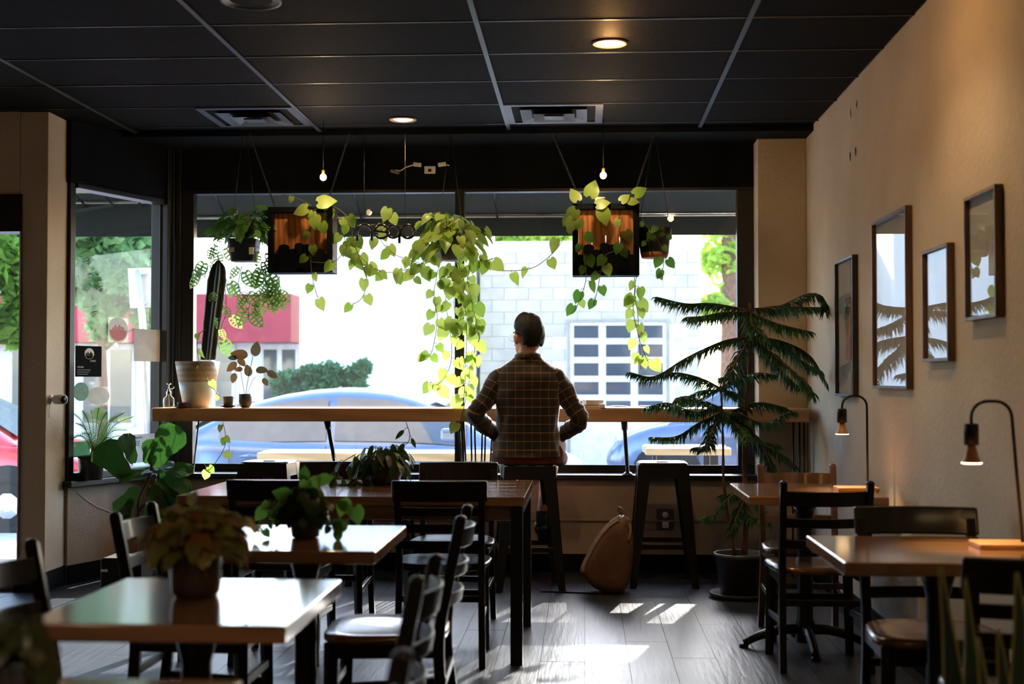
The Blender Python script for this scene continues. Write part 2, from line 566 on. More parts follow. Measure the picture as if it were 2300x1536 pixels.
ang(TA0 - .01, TA1 + .01, GZ0 - .01, AZ1 + .01, .02, .026).build('pane', GLASS, w1)
# return wall and door wall on the left
struct(MB().b2((-3.40, 7.9, 0), (-3.226, 8.24, CEIL)).build('wall_return', TAN, bevel=.006))
struct(MB().b2((WLX, 7.9, at(60, 436, Y=7.9).z), (-3.40, 8.05, CEIL)).build('wall_left', TAN))
DX = at(55, 800, Y=7.95).x
DZ1, DZT = at(50, 522, Y=7.95).z, at(60, 436, Y=7.9).z
d1 = struct(MB().b2((DX, 7.89, 0), (-3.385, 8.05, DZT)).b2((WLX, 7.89, DZ1), (DX, 8.05, DZT)).b2((DX - 1.1, 7.93, 0), (DX - 1.0, 8.02, DZ1)).b2((WLX, 7.93, 0), (DX, 8.02, .05)).build('door_1', FRAMEB, bevel=.005))
MB().b2((DX - 1.0, 7.965, .05), (DX, 7.972, DZ1)).build('pane', GLASS, d1)
MB().b2((WLX, 7.965, .05), (DX - 1.1, 7.972, DZ1)).build('pane', GLASS, d1)
MB().b2((-3.41, 7.888, 0), (-3.222, 7.9, .12)).b2((-3.226, 7.9, 0), (-3.214, 8.2, .12)).build('baseboard_left', BLACKP)['kind'] = 'structure'
# the rest of the room, behind and beside the camera
struct(MB().b2((WLX - .1, -3.1, 0), (WLX, 8.05, CEIL)).build('wall_left_side', TAUPE))
struct(MB().b2((WLX, -3.1, 0), (WR, -3, CEIL)).build('wall_back', TAUPE))
# ================================================================== CEILING FITTINGS
BULB = M('warm_bulb', (1, .8, .5), .4, emis=(1, .62, .25), estr=12)
BULBL = M('desk_bulb', (1, .8, .5), .4, emis=(1, .66, .32), estr=3.2)
BULBD = M('warm_bulb_dim', (1, .8, .5), .4, emis=(1, .70, .38), estr=1.0)
LTRIM = M('light_trim', srgb(190, 150, 110), .5)
def lamp(name, loc, energy, size=.03, spot=None, color=(1, .68, .38), parent=None, rot=None):
    d = bpy.data.lights.new(name, 'SPOT' if spot else 'POINT')
    d.energy, d.color, d.shadow_soft_size = energy, color, size
    if spot:
        d.spot_size, d.spot_blend = math.radians(spot), .6
    o = bpy.data.objects.new(name, d)
    col.objects.link(o)
    o.location = loc
    if parent:
        o.parent = parent
    return o
def downlight(label, x, y, r, lit, energy, tint=(1, .68, .38)):
    t = thing('downlight', label, 'ceiling light', (x, y, CEIL))
    MB().lathe([(r * .72, .0), (r, -.004), (r, -.008), (r * .92, -.011), (r * .74, -.006), (r * .72, .0)], 32).build('trim_ring', LTRIM, t)
    MB().lathe([(r * .73, -.004), (r * .45, -.012), (r * .2, -.015), (.001, -.015)], 28).build('bulb_face', BULB if lit else BULBD, t)
    if lit:
        lamp('downlight_glow', (0, 0, -.04), 1.5, .03, parent=t, color=(1, .50, .16))
    if energy:
        lamp('downlight_beam', (0, 0, -.05), energy, .05, 125, parent=t, color=tint)
    return t
downlight('glowing warm recessed downlight alone in the black ceiling', .126, 6.416, .085, True, 6)
downlight('dimmer recessed downlight between the two ceiling vents', -1.122, 8.253, .085, False, 7)
downlight('warm recessed downlight overhead near the right wall, above the picture frames', .85, 5.1, .085, True, 4)
for k, (x, y) in enumerate(((.13, .2), (-2.32, .2), (-.48, -1.6))):  # unseen rear downlights, added as fill for surfaces facing the camera
    downlight('added unseen fill downlight in the back half of the room, ' + ('over the right rear', 'over the left rear', 'in the far rear')[k], x, y, .085, True, 14, (1, .86, .70))
t = thing('ceiling_speaker', 'round black ceiling speaker grille at the top left', 'speaker', (-1.413, 5.60, CEIL))
MB().lathe([(.11, .0), (.13, -.004), (.13, -.012), (.118, -.014), (.11, -.006)], 36).build('rim', M('speaker_rim', (.06, .06, .06), .4), t)
MB().lathe([(.112, -.004), (.08, -.007), (.001, -.008)], 36).build('grille', BLACKP, t)
def vent(label, cx, cy):
    t = thing('ceiling_vent', label, 'air vent', (cx, cy, CEIL))
    VM = M('vent_metal', (.02, .0205, .021), .45, c2=(.015, .0155, .016))
    VD = M('vent_dark', (.004, .004, .004), .9)
    MB().b2((-.3, -.3, .001), (.3, .3, .004)).build('backing', VD, t)
    for k, (a, dz) in enumerate(((.295, -.004), (.2, -.018), (.125, -.028))):
        b = a - .065 if k else a - .045
        mb = MB()
        o_ = [(-a, -a), (a, -a), (a, a), (-a, a)]
        i_ = [(-b, -b), (b, -b), (b, b), (-b, b)]
        za, zb = dz - .008, dz
        if k:
            za, zb = dz, -.002
            mb.add([(q[0], q[1], za) for q in o_] + [(q[0], q[1], zb) for q in i_] + [(q[0], q[1], za - .002) for q in o_], [(j, (j + 1) % 4, 4 + (j + 1) % 4, 4 + j) for j in range(4)])
        else:
            for (x0, y0, x1, y1) in ((-a, -a, a, -b), (-a, b, a, a), (-a, -b, -b, b), (b, -b, a, b)):
                mb.b2((x0, y0, dz - .004), (x1, y1, .0))
        mb.build('louvre_ring', VM, t)
    MB().b2((-.06, -.06, -.03), (.06, .06, -.02)).build('centre_plate', VM, t, bevel=.004)
    return t
vent('square stepped ceiling vent on the left, beside the long grid bar', -2.02, 8.13)
vent('square stepped ceiling vent on the right, above the hanging pothos', -.18, 8.13)
# ================================================================== OUTSIDE
GZ = -.13                                          # street level
CONC = M('concrete', srgb(205, 203, 198), .9, c2=srgb(180, 178, 172), scale=4, bump=.2, bscale=50, rnd=20)
pav = struct(MB().b2((-12, 9.3, GZ - .2), (6, 11.9, GZ - .012)).build('pavement', M('joint', srgb(120, 118, 112), .9)), 'pale concrete pavement outside the window')
slab = MB().box((0, 0, -.006), (1.28, 1.28, .02)).mesh('slab')
slab.materials.append(CONC)
for i in range(14):
    for j in range(2):
        inst(slab, 'slab', pav, (-11.3 + 1.3 * i, 9.96 + 1.3 * j, GZ - .004 + random.uniform(-.002, .002)))
struct(MB().b2((-12, 8.06, GZ - .2), (-3.5, 9.3, GZ)).build('doorstep', CONC))
struct(MB().b2((-40, 11.9, GZ - .35), (30, 60, GZ - .1)).build('road', M('asphalt', srgb(168, 168, 170), .9, c2=srgb(145, 145, 148), scale=3, bump=.3, bscale=80)))
struct(MB().b2((-14, 11.9, GZ - .2), (8, 12.05, GZ)).build('kerb', CONC, bevel=.02))
# awning over the shop front: sloping dark canvas, bar and hanging valance
AWN = M('dark_green_canvas', (.010, .022, .024), .8, c2=(.007, .016, .018), scale=8, stretch=(.3, .3, 3))
def awning(label, x0, x1, ytop, ybot, Y, wallz):
    z1, z0 = at(1000, ytop, Y=Y).z, at(1000, ybot, Y=Y).z
    t = thing('awning', label, 'awning', ((x0 + x1) / 2, Y, z0))
    h = (x1 - x0) / 2
    MB().b2((-h, -.004, 0), (h, .004, z1 - z0)).build('valance', AWN, t)
    MB().tube([(-h, -.02, z1 - z0), (h, -.02, z1 - z0)], .012, 8).build('bar', M('awning_bar', srgb(160, 160, 155), .4, .6), t)
    MB().prism([(-h, 0, z1 - z0), (-h, wallz[0] - Y, wallz[1] - z0), (-h, wallz[0] - Y, wallz[1] - z0 + .012), (-h, 0, z1 - z0 + .012)], (2 * h, 0, 0)).build('canopy', AWN, t)
    for k in range(5):
        xx = -h + 2 * h * (k + .5) / 5
        MB().tube([(xx, -.01, z1 - z0 - .03), (xx, wallz[0] - Y, wallz[1] - z0 - .25)], .008, 6).build('strut', FRAMEB, t)
    return t
awning('long dark green canvas awning with hanging valance outside the main window', at(437, 500, Y=9.95).x - .25, 1.9, 487, 531, 9.95, (9.27, 3.0))
awning('short dark green awning valance outside the angled side window', -4.3, at(437, 500, Y=9.95).x - .29, 450, 527, 9.95, (9.3, 3.0))
struct(MB().b2((-6, 9.28, 2.62), (3, 9.5, 4.2)).build('wall_outside_upper', TAUPE))
struct(MB().b2((PILX, 9.2, -.2), (6, 9.5, 4.2)).build('wall_outside_right', TAUPE))
# ---- buildings across the street
WHITEW = M('white_wall', srgb(238, 236, 230), .9, c2=srgb(228, 226, 220), scale=2, bump=.1, bscale=30)
BLOCKM = M('painted_block', srgb(202, 190, 172), .9, c2=srgb(184, 172, 155), scale=3, bump=.2, bscale=40, rnd=30)
REDW = M('red_fascia', srgb(178, 42, 62), .7, c2=srgb(160, 34, 54), scale=2)
DGLASS = M('building_glass', (.05, .07, .09), .06, spec=.8, c2=(.035, .05, .07), scale=1.5)
WFRM = M('white_frame', srgb(238, 238, 236), .5)
YB = 22.0
def place(nm, label, cat, x0, x1, Y):
    p = at(x0, 900, Y=Y)
    return thing(nm, label, cat, (p.x, Y, GZ - .1)), at(x1, 900, Y=Y).x - p.x
t, wd = place('block_building', 'pale concrete block building with a glazed garage door', 'building', 1078, 1575, YB)
hB = at(1300, 556, Y=YB).z - GZ + .1
MB().b2((.0, .02, 0), (wd, 5, hB)).build('wall', WHITEW, t)
g0, g1 = at(1281, 900, Y=YB).x - t.location.x, at(1497, 900, Y=YB).x - t.location.x
gz1, gz0 = at(1390, 724, Y=YB).z - t.location.z, at(1390, 893, Y=YB).z - t.location.z
blk = MB().box((0, 0, 0), (.392, .03, .192)).mesh('block')
blk.materials.append(BLOCKM)
for r in range(int(hB / .2)):
    for c in range(-1, int(wd / .4) + 1):
        cx, cz = c * .4 + (.2 if r % 2 else 0) + .2, r * .2 + .1
        x0, x1 = max(cx - .196, 0), min(cx + .196, wd)
        if x1 - x0 < .05 or (x1 > g0 - .02 and x0 < g1 + .02 and cz < gz1 + .02):
            continue
        o = inst(blk, 'block', t, ((x0 + x1) / 2, .012 + random.uniform(-.002, .002), cz))
        o.scale.x = (x1 - x0) / .392
MB().b2((-.05, -.06, hB), (wd + .05, .3, hB + .1)).build('coping', WHITEW, t)
gd = MB().b2((g0, -.02, gz0 - 1.3), (g1, .03, gz1)).build('garage_door', WFRM, t, label='white garage door with a grid of panes')
MB().b2((g0 - .05, -.05, gz0 - 1.3), (g0, .03, gz1 + .05)).b2((g1, -.05, gz0 - 1.3), (g1 + .05, .03, gz1 + .05)).b2((g0, -.05, gz1), (g1, .03, gz1 + .05)).build('door_surround', M('surround', srgb(165, 155, 140), .7), t)
pw, ph = (g1 - g0) / 3, (gz1 - gz0) / 4
for i in range(3):
    for j in range(5):
        MB().box((g0 + pw * (i + .5), -.022, gz1 - ph * (j + .5)), (pw - .12, .012, ph - .1)).build('pane', DGLASS, gd)
t, wd = place('white_building', 'tall plain white rendered building across the street', 'building', 672, 1066, 20.5)
MB().b2((0, 0, 0), (wd - .1, 6, 4.6)).build('wall', WHITEW, t)
MB().b2((-.03, -.05, 4.6), (wd - .07, 6, 4.72)).build('coping', WHITEW, t)
MB().b2((0, -.02, 0), (wd - .1, 0, .35)).build('plinth', CONC, t)
t, wd = place('red_fascia_shop', 'low shop with a wide red fascia band above its windows', 'building', -260, 672, 23.5)
zr1, zr0, zt = at(500, 666, Y=23.5).z - t.location.z, at(500, 770, Y=23.5).z - t.location.z, at(500, 612, Y=23.5).z - t.location.z
MB().b2((0, .1, 0), (wd, 6, zt)).build('wall', WHITEW, t)
MB().b2((-.1, -.7, zr0), (wd, .12, zr1)).build('fascia', REDW, t)
MB().b2((-.1, -.2, zr1), (wd, .2, zt + .1)).build('parapet', WHITEW, t)
for xx0, xx1 in ((430, 525), (585, 668), (330, 385), (180, 300), (20, 140), (-200, -60)):
    a, b = at(xx0, 800, Y=23.5).x - t.location.x, at(xx1, 800, Y=23.5).x - t.location.x
    f = MB().b2((a, .04, zr0 - 1.5), (b, .12, zr0 - .02)).build('window', WFRM, t)
    for k in range(2):
        MB().b2((a + .05 + k * (b - a) / 2, .025, zr0 - 1.42), (a - .05 + (k + 1) * (b - a) / 2, .045, zr0 - .12)).build('pane', DGLASS, f)
# ---- trees and shrub
L_TREE = leafmat('tree_leaf', (.16, .34, .04), (.58, .72, .14), .65, .5)
L_TREEB = leafmat('tree_leaf_blue', (.10, .26, .09), (.32, .52, .20), .6, .5)
def tree(nm, label, base, blobs, n, size, mat, trunk_r=.16, cat='tree'):
    t = thing(nm, label, cat, base)
    rnd = random.Random(len(label))
    top = max(b[2] for b in blobs)
    vs_, fs = [], []
    for k in range(n):
        bx, by, bz, br = blobs[rnd.randrange(len(blobs))]
        while True:
            q = V(rnd.uniform(-1, 1), rnd.uniform(-1, 1), rnd.uniform(-1, 1))
            if .25 < q.length < 1:
                break
        q = q * (br * (.75 + .35 * noise.noise(q * 2.3 + V(bx, by, bz))))
        p = V(bx, by, bz) + q
        u = V(rnd.gauss(0, 1), rnd.gauss(0, 1), rnd.gauss(0, .6)).normalized()
        v = u.orthogonal().normalized()
        v = (v * math.cos(k) + u.cross(v) * math.sin(k))
        s_ = size * rnd.uniform(.6, 1.3)
        o = len(vs_)
        vs_ += [p - u * s_, p + v * s_ * .45, p + u * s_, p - v * s_ * .45]
        fs.append((o, o + 1, o + 2, o + 3))
    mb = MB().add(vs_, fs)
    mb.build('crown', mat, t, kind='stuff', recalc=False)
    tr = MB()
    if trunk_r:
        tr.tube([(0, 0, 0), (.05, 0, top * .3), (-.05, .05, top * .7), (0, 0, top)], [trunk_r, trunk_r * .8, trunk_r * .55, .03], 8)
        for b in blobs:
            tr.tube([(0, 0, max(.6, b[2] * .8)), (b[0] * .5, b[1] * .5, b[2] * .92), b[:3]], [trunk_r * .3, trunk_r * .2, .008], 6)
        tr.build('trunk', BARK, t)
    return t
YT = 17.5
def blobs_px(base, lst, Y):
    return [(at(x, y, Y=Y).x - base[0], dy, at(x, y, Y=Y).z - base[2], px(r, Y)) for x, y, r, dy in lst]
b0 = (at(225, 900, Y=YT).x, YT, GZ - .1)
tree('street_tree', 'leafy green street tree seen through the angled side window', b0, blobs_px(b0, ((230, 560, 120, 0), (300, 640, 75, .3), (190, 470, 130, -.3), (330, 520, 90, .2), (240, 690, 55, 0), (330, 715, 45, .2), (120, 600, 70, .4), (250, 380, 140, 0), (200, 640, 70, .2), (285, 610, 75, -.2), (230, 735, 38, .1), (340, 640, 60, -.3)), YT), 11000, .12, L_TREEB, .08)
b0 = (at(-30, 900, Y=16).x, 16, GZ - .1)
tree('street_tree', 'sunlit yellow-green tree seen through the glass door', b0, blobs_px(b0, ((-20, 560, 110, 0), (40, 640, 85, .3), (-60, 690, 90, -.3), (20, 730, 60, .2), (0, 450, 120, .2), (60, 540, 60, .5)), 16), 5000, .11, L_TREE, .09)
b0 = (at(1640, 900, Y=27).x, 27, GZ - .1)
tree('street_tree', 'sunlit tree standing behind the right end of the block building', b0, blobs_px(b0, ((1620, 580, 75, 0), (1660, 650, 70, .5), (1600, 690, 45, 0), (1690, 560, 90, .4), (1640, 480, 90, 0), (1700, 340, 120, 0), (1820, 220, 150, .3), (1760, 60, 150, -.3), (1920, 20, 170, 0), (1980, -180, 190, .5), (1830, -220, 180, 0), (2080, -40, 150, -.5)), 27), 2300, .17, L_TREE, .25)
for bx, nm in ((1150, 'left'), (1255, 'right')):
    b0 = (at(bx, 900, Y=30).x, 30, GZ - .1)
    tree('roofline_tree', 'treetop rising behind the block building roof, %s one' % nm, b0, blobs_px(b0, ((bx, 540, 50, 0), (bx + 30, 520, 55, .4), (bx - 35, 525, 50, 0)), 30), 2500, .14, L_TREE)
b0 = (at(715, 900, Y=17.5).x, 17.5, GZ - .1)
tree('juniper_shrub', 'feathery green juniper shrub in front of the white building', b0, blobs_px(b0, ((640, 865, 45, 0), (690, 850, 40, .1), (740, 845, 45, 0), (790, 850, 38, .1), (815, 825, 22, 0), (720, 880, 50, 0)), 17.5), 6000, .055, leafmat('juniper', (.04, .16, .05), (.12, .32, .12), .45, .6), .05, 'shrub')
# ---- street sign seen from behind
p = at(330, 900, Y=11.6)
t = thing('street_sign', 'back of a white street sign plate on a leaning metal pole', 'sign', (p.x, 11.6, GZ))
STEELG = M('galvanised', srgb(185, 190, 195), .4, .7, c2=srgb(160, 165, 170))
tp, bt = at(311, 600, Y=11.6), at(316, 692, Y=11.6)
loc = V(p.x, 11.6, GZ)
MB().tube([(0.06, 0, 0), at(323, 760, Y=11.6) - loc, at(310, 605, Y=11.6) - loc], .03, 10).build('pole', STEELG, t)
rows = [at(x, y, Y=11.65) - loc for x, y in ((287, 603), (338, 601), (344, 690), (292, 692))]
MB().prism(rows, (0, .006, 0)).build('plate', M('sign_back', srgb(225, 228, 230), .5, .2), t, bevel=.02)
for yy in (613, 680):
    q = at(315, yy, Y=11.6) - loc
    MB().box((q.x, q.y + .02, q.z), (.09, .05, .02)).build('bracket', STEELG, t)
# ---- cars
TYRE = M('tyre', (.012, .012, .013), .8)
CGL = M('car_glass', (.10, .14, .18), .05, spec=.9, c2=(.08, .11, .15))
def car(label, loc, rz, paint, sc_=(1, 1, 1)):
    t = thing('car', label, 'car', loc, rz)
    X, Y_, Z_ = sc_
    st = [(-2.2, .38, .74, .60), (-2.12, .26, .93, .76), (-1.8, .2, .99, .84), (-1.2, .18, .97, .88), (-.5, .17, .94, .885), (.3, .17, .92, .885), (1.0, .17, .92, .88), (1.35, .19, .91, .86), (1.8, .21, .82, .80), (2.08, .27, .70, .70), (2.2, .38, .58, .52)]
    rows = []
    for x, zb, zt, hw in st:
        h = [(hw * .86, zb), (hw * .98, zb + .1), (hw, zb + (zt - zb) * .45), (hw * .985, zb + (zt - zb) * .62), (hw * .95, zt - .05), (hw * .84, zt), (hw * .4, zt + .012)]
        r = [(x, -y, z) for y, z in h] + [(x, 0, zt + .016)] + [(x, y, z) for y, z in reversed(h)]
        rows.append([(a * X, b * Y_, c * Z_) for a, b, c in r])
    mb = MB().grid(rows)
    n = len(rows[0])
    mb.add(rows[0], [tuple(range(n))]).add(rows[-1], [tuple(range(n))])
    body = mb.build('body', paint, t, subsurf=1)
    gh = [(-1.72, .95, .74, .76), (-1.25, 1.22, .62, .78), (-.75, 1.37, .585, .80), (-.2, 1.425, .58, .80), (.3, 1.40, .575, .80), (.7, 1.28, .58, .80), (1.0, 1.13, .62, .79), (1.38, .91, .70, .77)]
    rows = []
    for x, zt, ht, hb in gh:
        zb = .86
        h = [(hb, zb), (ht + (hb - ht) * .35, zb + (zt - zb) * .6), (ht, zt - .04), (ht * .85, zt), (ht * .4, zt + .012)]
        r = [(x, -y, z) for y, z in h] + [(x, 0, zt + .015)] + [(x, y, z) for y, z in reversed(h)]
        rows.append([(a * X, b * Y_, c * Z_) for a, b, c in r])
    MB().grid(rows).build('cabin', paint, t, subsurf=1)
    def gh_at(x):
        for a, b in zip(gh[:-1], gh[1:]):
            if a[0] <= x <= b[0]:
                k = (x - a[0]) / (b[0] - a[0])
                return [a[i] + (b[i] - a[i]) * k for i in range(4)]
    for s_ in (-1, 1):
        for x0, x1 in ((-1.28, -.28), (-.2, 1.02)):
            lo, hi = [], []
            for k in range(9):
                x = x0 + (x1 - x0) * k / 8
                _, zt, ht, hb = gh_at(x)
                f = lambda u: (x * X, s_ * (hb + (ht - hb) * u + .012) * Y_, (.86 + (zt - .86) * u) * Z_)
                lo.append(f(.14))
                hi.append(f(max(.16, .84)))
            MB().grid([lo, hi]).build('side_window', CGL, t)
        MB().box((.88 * X, s_ * .97 * Y_, 1.0 * Z_), (.16, .2, .13)).build('mirror', paint, t, bevel=.04, seg=3)
        for hx in (-.95, .18):
            MB().tube([(hx * X - .1, s_ * .885 * Y_, .80 * Z_), (hx * X, s_ * .915 * Y_, .81 * Z_), (hx * X + .1, s_ * .885 * Y_, .80 * Z_)], [.012, .02, .012], 8).build('door_handle', paint, t)
        for dx in (-.26, .98, -1.15):
            MB().bar((dx * X, s_ * .886 * Y_, .3 * Z_), (dx * X, s_ * .872 * Y_, .9 * Z_), .006, .004).build('door_seam', M('seam', (.03, .035, .04), .7), t)
    for x0, x1 in ((.66, 1.33), (-1.66, -1.1)):
        rr = []
        for k in range(6):
            x = x0 + (x1 - x0) * k / 5
            _, zt, ht, hb = gh_at(x)
            rr.append([(x * X, (j / 4 - 1) * ht * .86 * Y_, (zt + .022) * Z_) for j in range(9)])
        MB().grid(rr).build('windscreen', CGL, t)
    for wx in (-1.35, 1.36):
        for s_ in (-1, 1):
            R_ = Matrix.Rotation(PI / 2 * -s_, 3, 'X')
            MB().lathe([(.375 * Z_, -.01), (.375 * Z_, .004), (.36 * Z_, .006)], 28, (wx * X, s_ * .872 * Y_, .33 * Z_), R_).build('wheel_arch', TYRE, t)
            wh = MB().lathe([(.2, -.1), (.30, -.1), (.325, -.07), (.325, .05), (.30, .08), (.21, .085), (.2, .07)], 28, (wx * X, s_ * .80 * Y_, .325), R_).build('wheel', TYRE, t)
            MB().lathe([(.2, .0), (.2, .07), (.05, .085), (.001, .085)], 10, (wx * X, s_ * .80 * Y_, .325), R_, smooth=False).build('hub_cap', CHROME, wh)
    for s_ in (-1, 1):
        MB().lathe([(.001, 0), (.11, .01), (.1, .04), (.001, .05)], 14, (2.02 * X, s_ * .58 * Y_, .66 * Z_), Matrix.Rotation(PI / 2, 3, 'Y')).build('headlight', CLEAR, t)
    return t
CARB = M('blue_silver_paint', srgb(112, 138, 175), .22, .35, c2=srgb(106, 131, 168), coat=1.0)
CARR = M('red_paint', srgb(205, 38, 34), .22, 0, c2=srgb(195, 32, 30), coat=1.0)
CARN = M('slate_blue_paint', srgb(98, 118, 150), .22, .3, c2=srgb(90, 110, 142), coat=1.0)
car('pale blue sedan parked across the middle of the main window', (at(830, 900, Y=13.0).x, 13.0, GZ - .1), 0, CARB)
car('red car parked outside the door and angled side window', (at(345, 900, Y=13.1).x - 2.45, 13.1, GZ - .1), 0, CARR, (1, 1, 1.0))
car('slate blue car parked beyond the potted pine at the right', (at(1600, 900, Y=16.0).x + .9, 16.0, GZ - .1), PI - .25, CARN, (.95, 1, 1.12))
# ---- wooden tables on the pavement
CREAMW = M('pale_timber', srgb(225, 212, 180), .8, c2=srgb(200, 186, 150), scale=5, stretch=(.3, 2, 2), kind='wood')
def outdoor_table(label, x0, x1, ytop, Y, depth, planks, gap=.012, th=.055, metal=False):
    c = at((x0 + x1) / 2, 900, Y=Y).x
    z = at(900, ytop, Y=Y).z
    hw = (at(x1, 900, Y=Y).x - at(x0, 900, Y=Y).x) / 2
    t = thing('outdoor_table', label, 'table', (c, Y, GZ))
    w_ = depth / planks
    for k in range(planks):
        e = random.uniform(0, .03)
        MB().box((e, w_ * (k + .5), z - GZ - th / 2), (2 * hw, w_ - gap, th)).build('plank', CREAMW, t, bevel=.004)
    lm = METALB if metal else CREAMW
    for sx in (-1, 1):
        for yy in (.06, depth - .06):
            MB().bar((sx * (hw - .12), yy, 0), (sx * (hw - .12), yy, z - GZ - th), .06, .06).build('leg', lm, t)
        MB().bar((sx * (hw - .12), .06, .3), (sx * (hw - .12), depth - .06, .3), .04, .06).build('stretcher', lm, t)
    return t
outdoor_table('long pale timber bench table on the pavement in front of the blue sedan', 568, 1140, 1018, 10.2, .55, 2, th=.06)
outdoor_table('pale plank picnic table with dark legs outside the right pane', 1448, 1640, 1006, 10.3, .7, 5, th=.05, metal=True)
# ================================================================== FURNITURE
def arc(x0, x1, y, z, bow, n=9):
    return [V(x0 + (x1 - x0) * k / (n - 1), y - bow * math.sin(PI * k / (n - 1)), z) for k in range(n)]
def curved_slat(x0, x1, y0, z0, y1, z1, bow, th, over=0.):
    """bowed rail between the posts: bottom edge (y0,z0) to top edge (y1,z1)"""
    n = 9
    mb = MB()
    f0, f1 = arc(x0, x1, y0, z0, bow, n), arc(x0, x1, y1, z1, bow, n)
    vs_ = []
    for a, b in zip(f0, f1):
        vs_ += [a, b, b + V(0, th, 0), a + V(0, th, 0)]
    fs = []
    for i in range(n - 1):
        for j in range(4):
            fs.append((i * 4 + j, i * 4 + (j + 1) % 4, (i + 1) * 4 + (j + 1) % 4, (i + 1) * 4 + j))
    fs += [(0, 1, 2, 3), tuple((n - 1) * 4 + k for k in (3, 2, 1, 0))]
    return mb.add(vs_, fs)
def seat_mesh():
    """saddle seat with rounded corners"""
    mb = MB()
    n = 28
    def ring(s_, z):
        out = []
        for k in range(n):
            a = 2 * PI * k / n
            ca, sa = math.cos(a), math.sin(a)
            x = .215 * s_ * math.copysign(abs(ca) ** .55, ca)
            y = .205 * s_ * math.copysign(abs(sa) ** .55, sa)
            x *= 1 + .08 * (y / .205)
            out.append((x, y, z))
        return out
    rs = [ring(.93, .418), ring(1, .428), ring(1, .442), ring(.96, .45), ring(.7, .446), ring(.35, .440)]
    vs_ = [p for r in rs for p in r] + [(0, -.02, .438)]
    fs = [(i * n + j, i * n + (j + 1) % n, (i + 1) * n + (j + 1) % n, (i + 1) * n + j) for i in range(len(rs) - 1) for j in range(n)]
    fs += [tuple(range(n - 1, -1, -1))] + [((len(rs) - 1) * n + j, (len(rs) - 1) * n + (j + 1) % n, len(rs) * n) for j in range(n)]
    return mb.add(vs_, fs, True)
def chair(kind, label, x, y, rz, group, seat=None, wood=None):
    """kind 'crest': broad top rail over the posts; kind 'ladder': posts stand proud of bowed slats. Faces local +Y."""
    wd_ = wood or ESPRES
    t = thing('dining_chair', label, 'chair', (x, y, 0), rz, group)
    seat_mesh().build('seat', seat or ESPRES, t)
    for s_ in (-1, 1):
        MB().bar((s_ * .185, .175, 0), (s_ * .175, .165, .425), .03, .03, .038, .038).build('leg', wd_, t, bevel=.005)
        top = .79 if kind == 'crest' else .825
        path = smooth_path([(s_ * .19, -.235, 0), (s_ * .185, -.195, .25), (s_ * .183, -.185, .44), (s_ * .185, -.215, .62), (s_ * .187, -.255, top)], 4)
        vs_ = []
        for i, q in enumerate(path):
            tg = (path[min(i + 1, len(path) - 1)] - path[max(i - 1, 0)]).normalized()
            nrm = V(0, -tg.z, tg.y).normalized()
            vs_ += [q + V(sx * .015, 0, 0) + nrm * sy * .018 for sx, sy in ((-1, -1), (1, -1), (1, 1), (-1, 1))]
        k_ = len(path)
        MB().add(vs_, [(i * 4 + j, i * 4 + (j + 1) % 4, (i + 1) * 4 + (j + 1) % 4, (i + 1) * 4 + j) for i in range(k_ - 1) for j in range(4)] + [(3, 2, 1, 0), tuple((k_ - 1) * 4 + j for j in range(4))]).build('rear_leg', wd_, t, bevel=.004)
        if kind == 'ladder':
            MB().lathe([(.019, 0), (.019, .006), (.013, .013), (.004, .016)], 12, (s_ * .187, -.256, .822)).build('post_cap', wd_, t)
        MB().bar((s_ * .185, .17, .2), (s_ * .187, -.2, .22), .018, .028).build('stretcher', wd_, t, bevel=.003)
        MB().bar((s_ * .178, .165, .395), (s_ * .183, -.19, .40), .02, .045).build('side_apron', wd_, t, bevel=.003)
    MB().bar((-.178, .168, .395), (.178, .168, .395), .02, .045).build('front_apron', wd_, t, bevel=.003)
    MB().bar((-.18, .172, .27), (.18, .172, .27), .018, .028).build('stretcher', wd_, t, bevel=.003)
    MB().bar((-.186, -.2, .30), (.186, -.2, .30), .018, .028).build('stretcher', wd_, t, bevel=.003)
    yb = lambda z: -.185 - max(0, z - .44) * .185
    if kind == 'crest':
        curved_slat(-.212, .212, yb(.735) - .004, .735, yb(.83) - .012, .83, .035, .022).build('crest_rail', wd_, t, bevel=.008, seg=3)
        for z in (.52, .595, .67):
            curved_slat(-.18, .18, yb(z), z, yb(z + .04), z + .04, .028, .012).build('back_slat', wd_, t, bevel=.003)
    else:
        for z, h in ((.535, .042), (.63, .042), (.725, .065)):
            curved_slat(-.18, .18, yb(z), z, yb(z + h), z + h, .045, .014).build('back_slat', wd_, t, bevel=.004)
    return t
def small_table(label, x0, x1, y0, y1, mat, group, foot='iron'):
    cx, cy_ = (x0 + x1) / 2, (y0 + y1) / 2
    t = thing('cafe_table', label, 'table', (cx, cy_, 0), 0, group)
    hw, hd = (x1 - x0) / 2, (y1 - y0) / 2
    MB().box((0, 0, .73), (2 * hw, 2 * hd, .04)).build('tabletop', mat, t, bevel=.006)
    MB().box((0, 0, .70), (.36, .36, .02)).build('mounting_plate', METALB, t, bevel=.004)
    MB().lathe([(.045, .03), (.045, .12), (.038, .14), (.036, .6), (.045, .64), (.06, .69)], 20).build('column', METALB, t)
    for k in range(4):
        a = k * PI / 2
        d = V(math.cos(a), math.sin(a), 0)
        p = smooth_path([d * .03 + V(0, 0, .09), d * .12 + V(0, 0, .085), d * .22 + V(0, 0, .055), d * .29 + V(0, 0, .02)], 4)
        mb = MB().tube(p, [.026 - .009 * i / (len(p) - 1) for i in range(len(p))], 10)
        mb.lathe([(.02, 0), (.024, .008), (.018, .018), (.004, .02)], 12, d * .29)
        mb.build('foot', METALB, t)
    return t
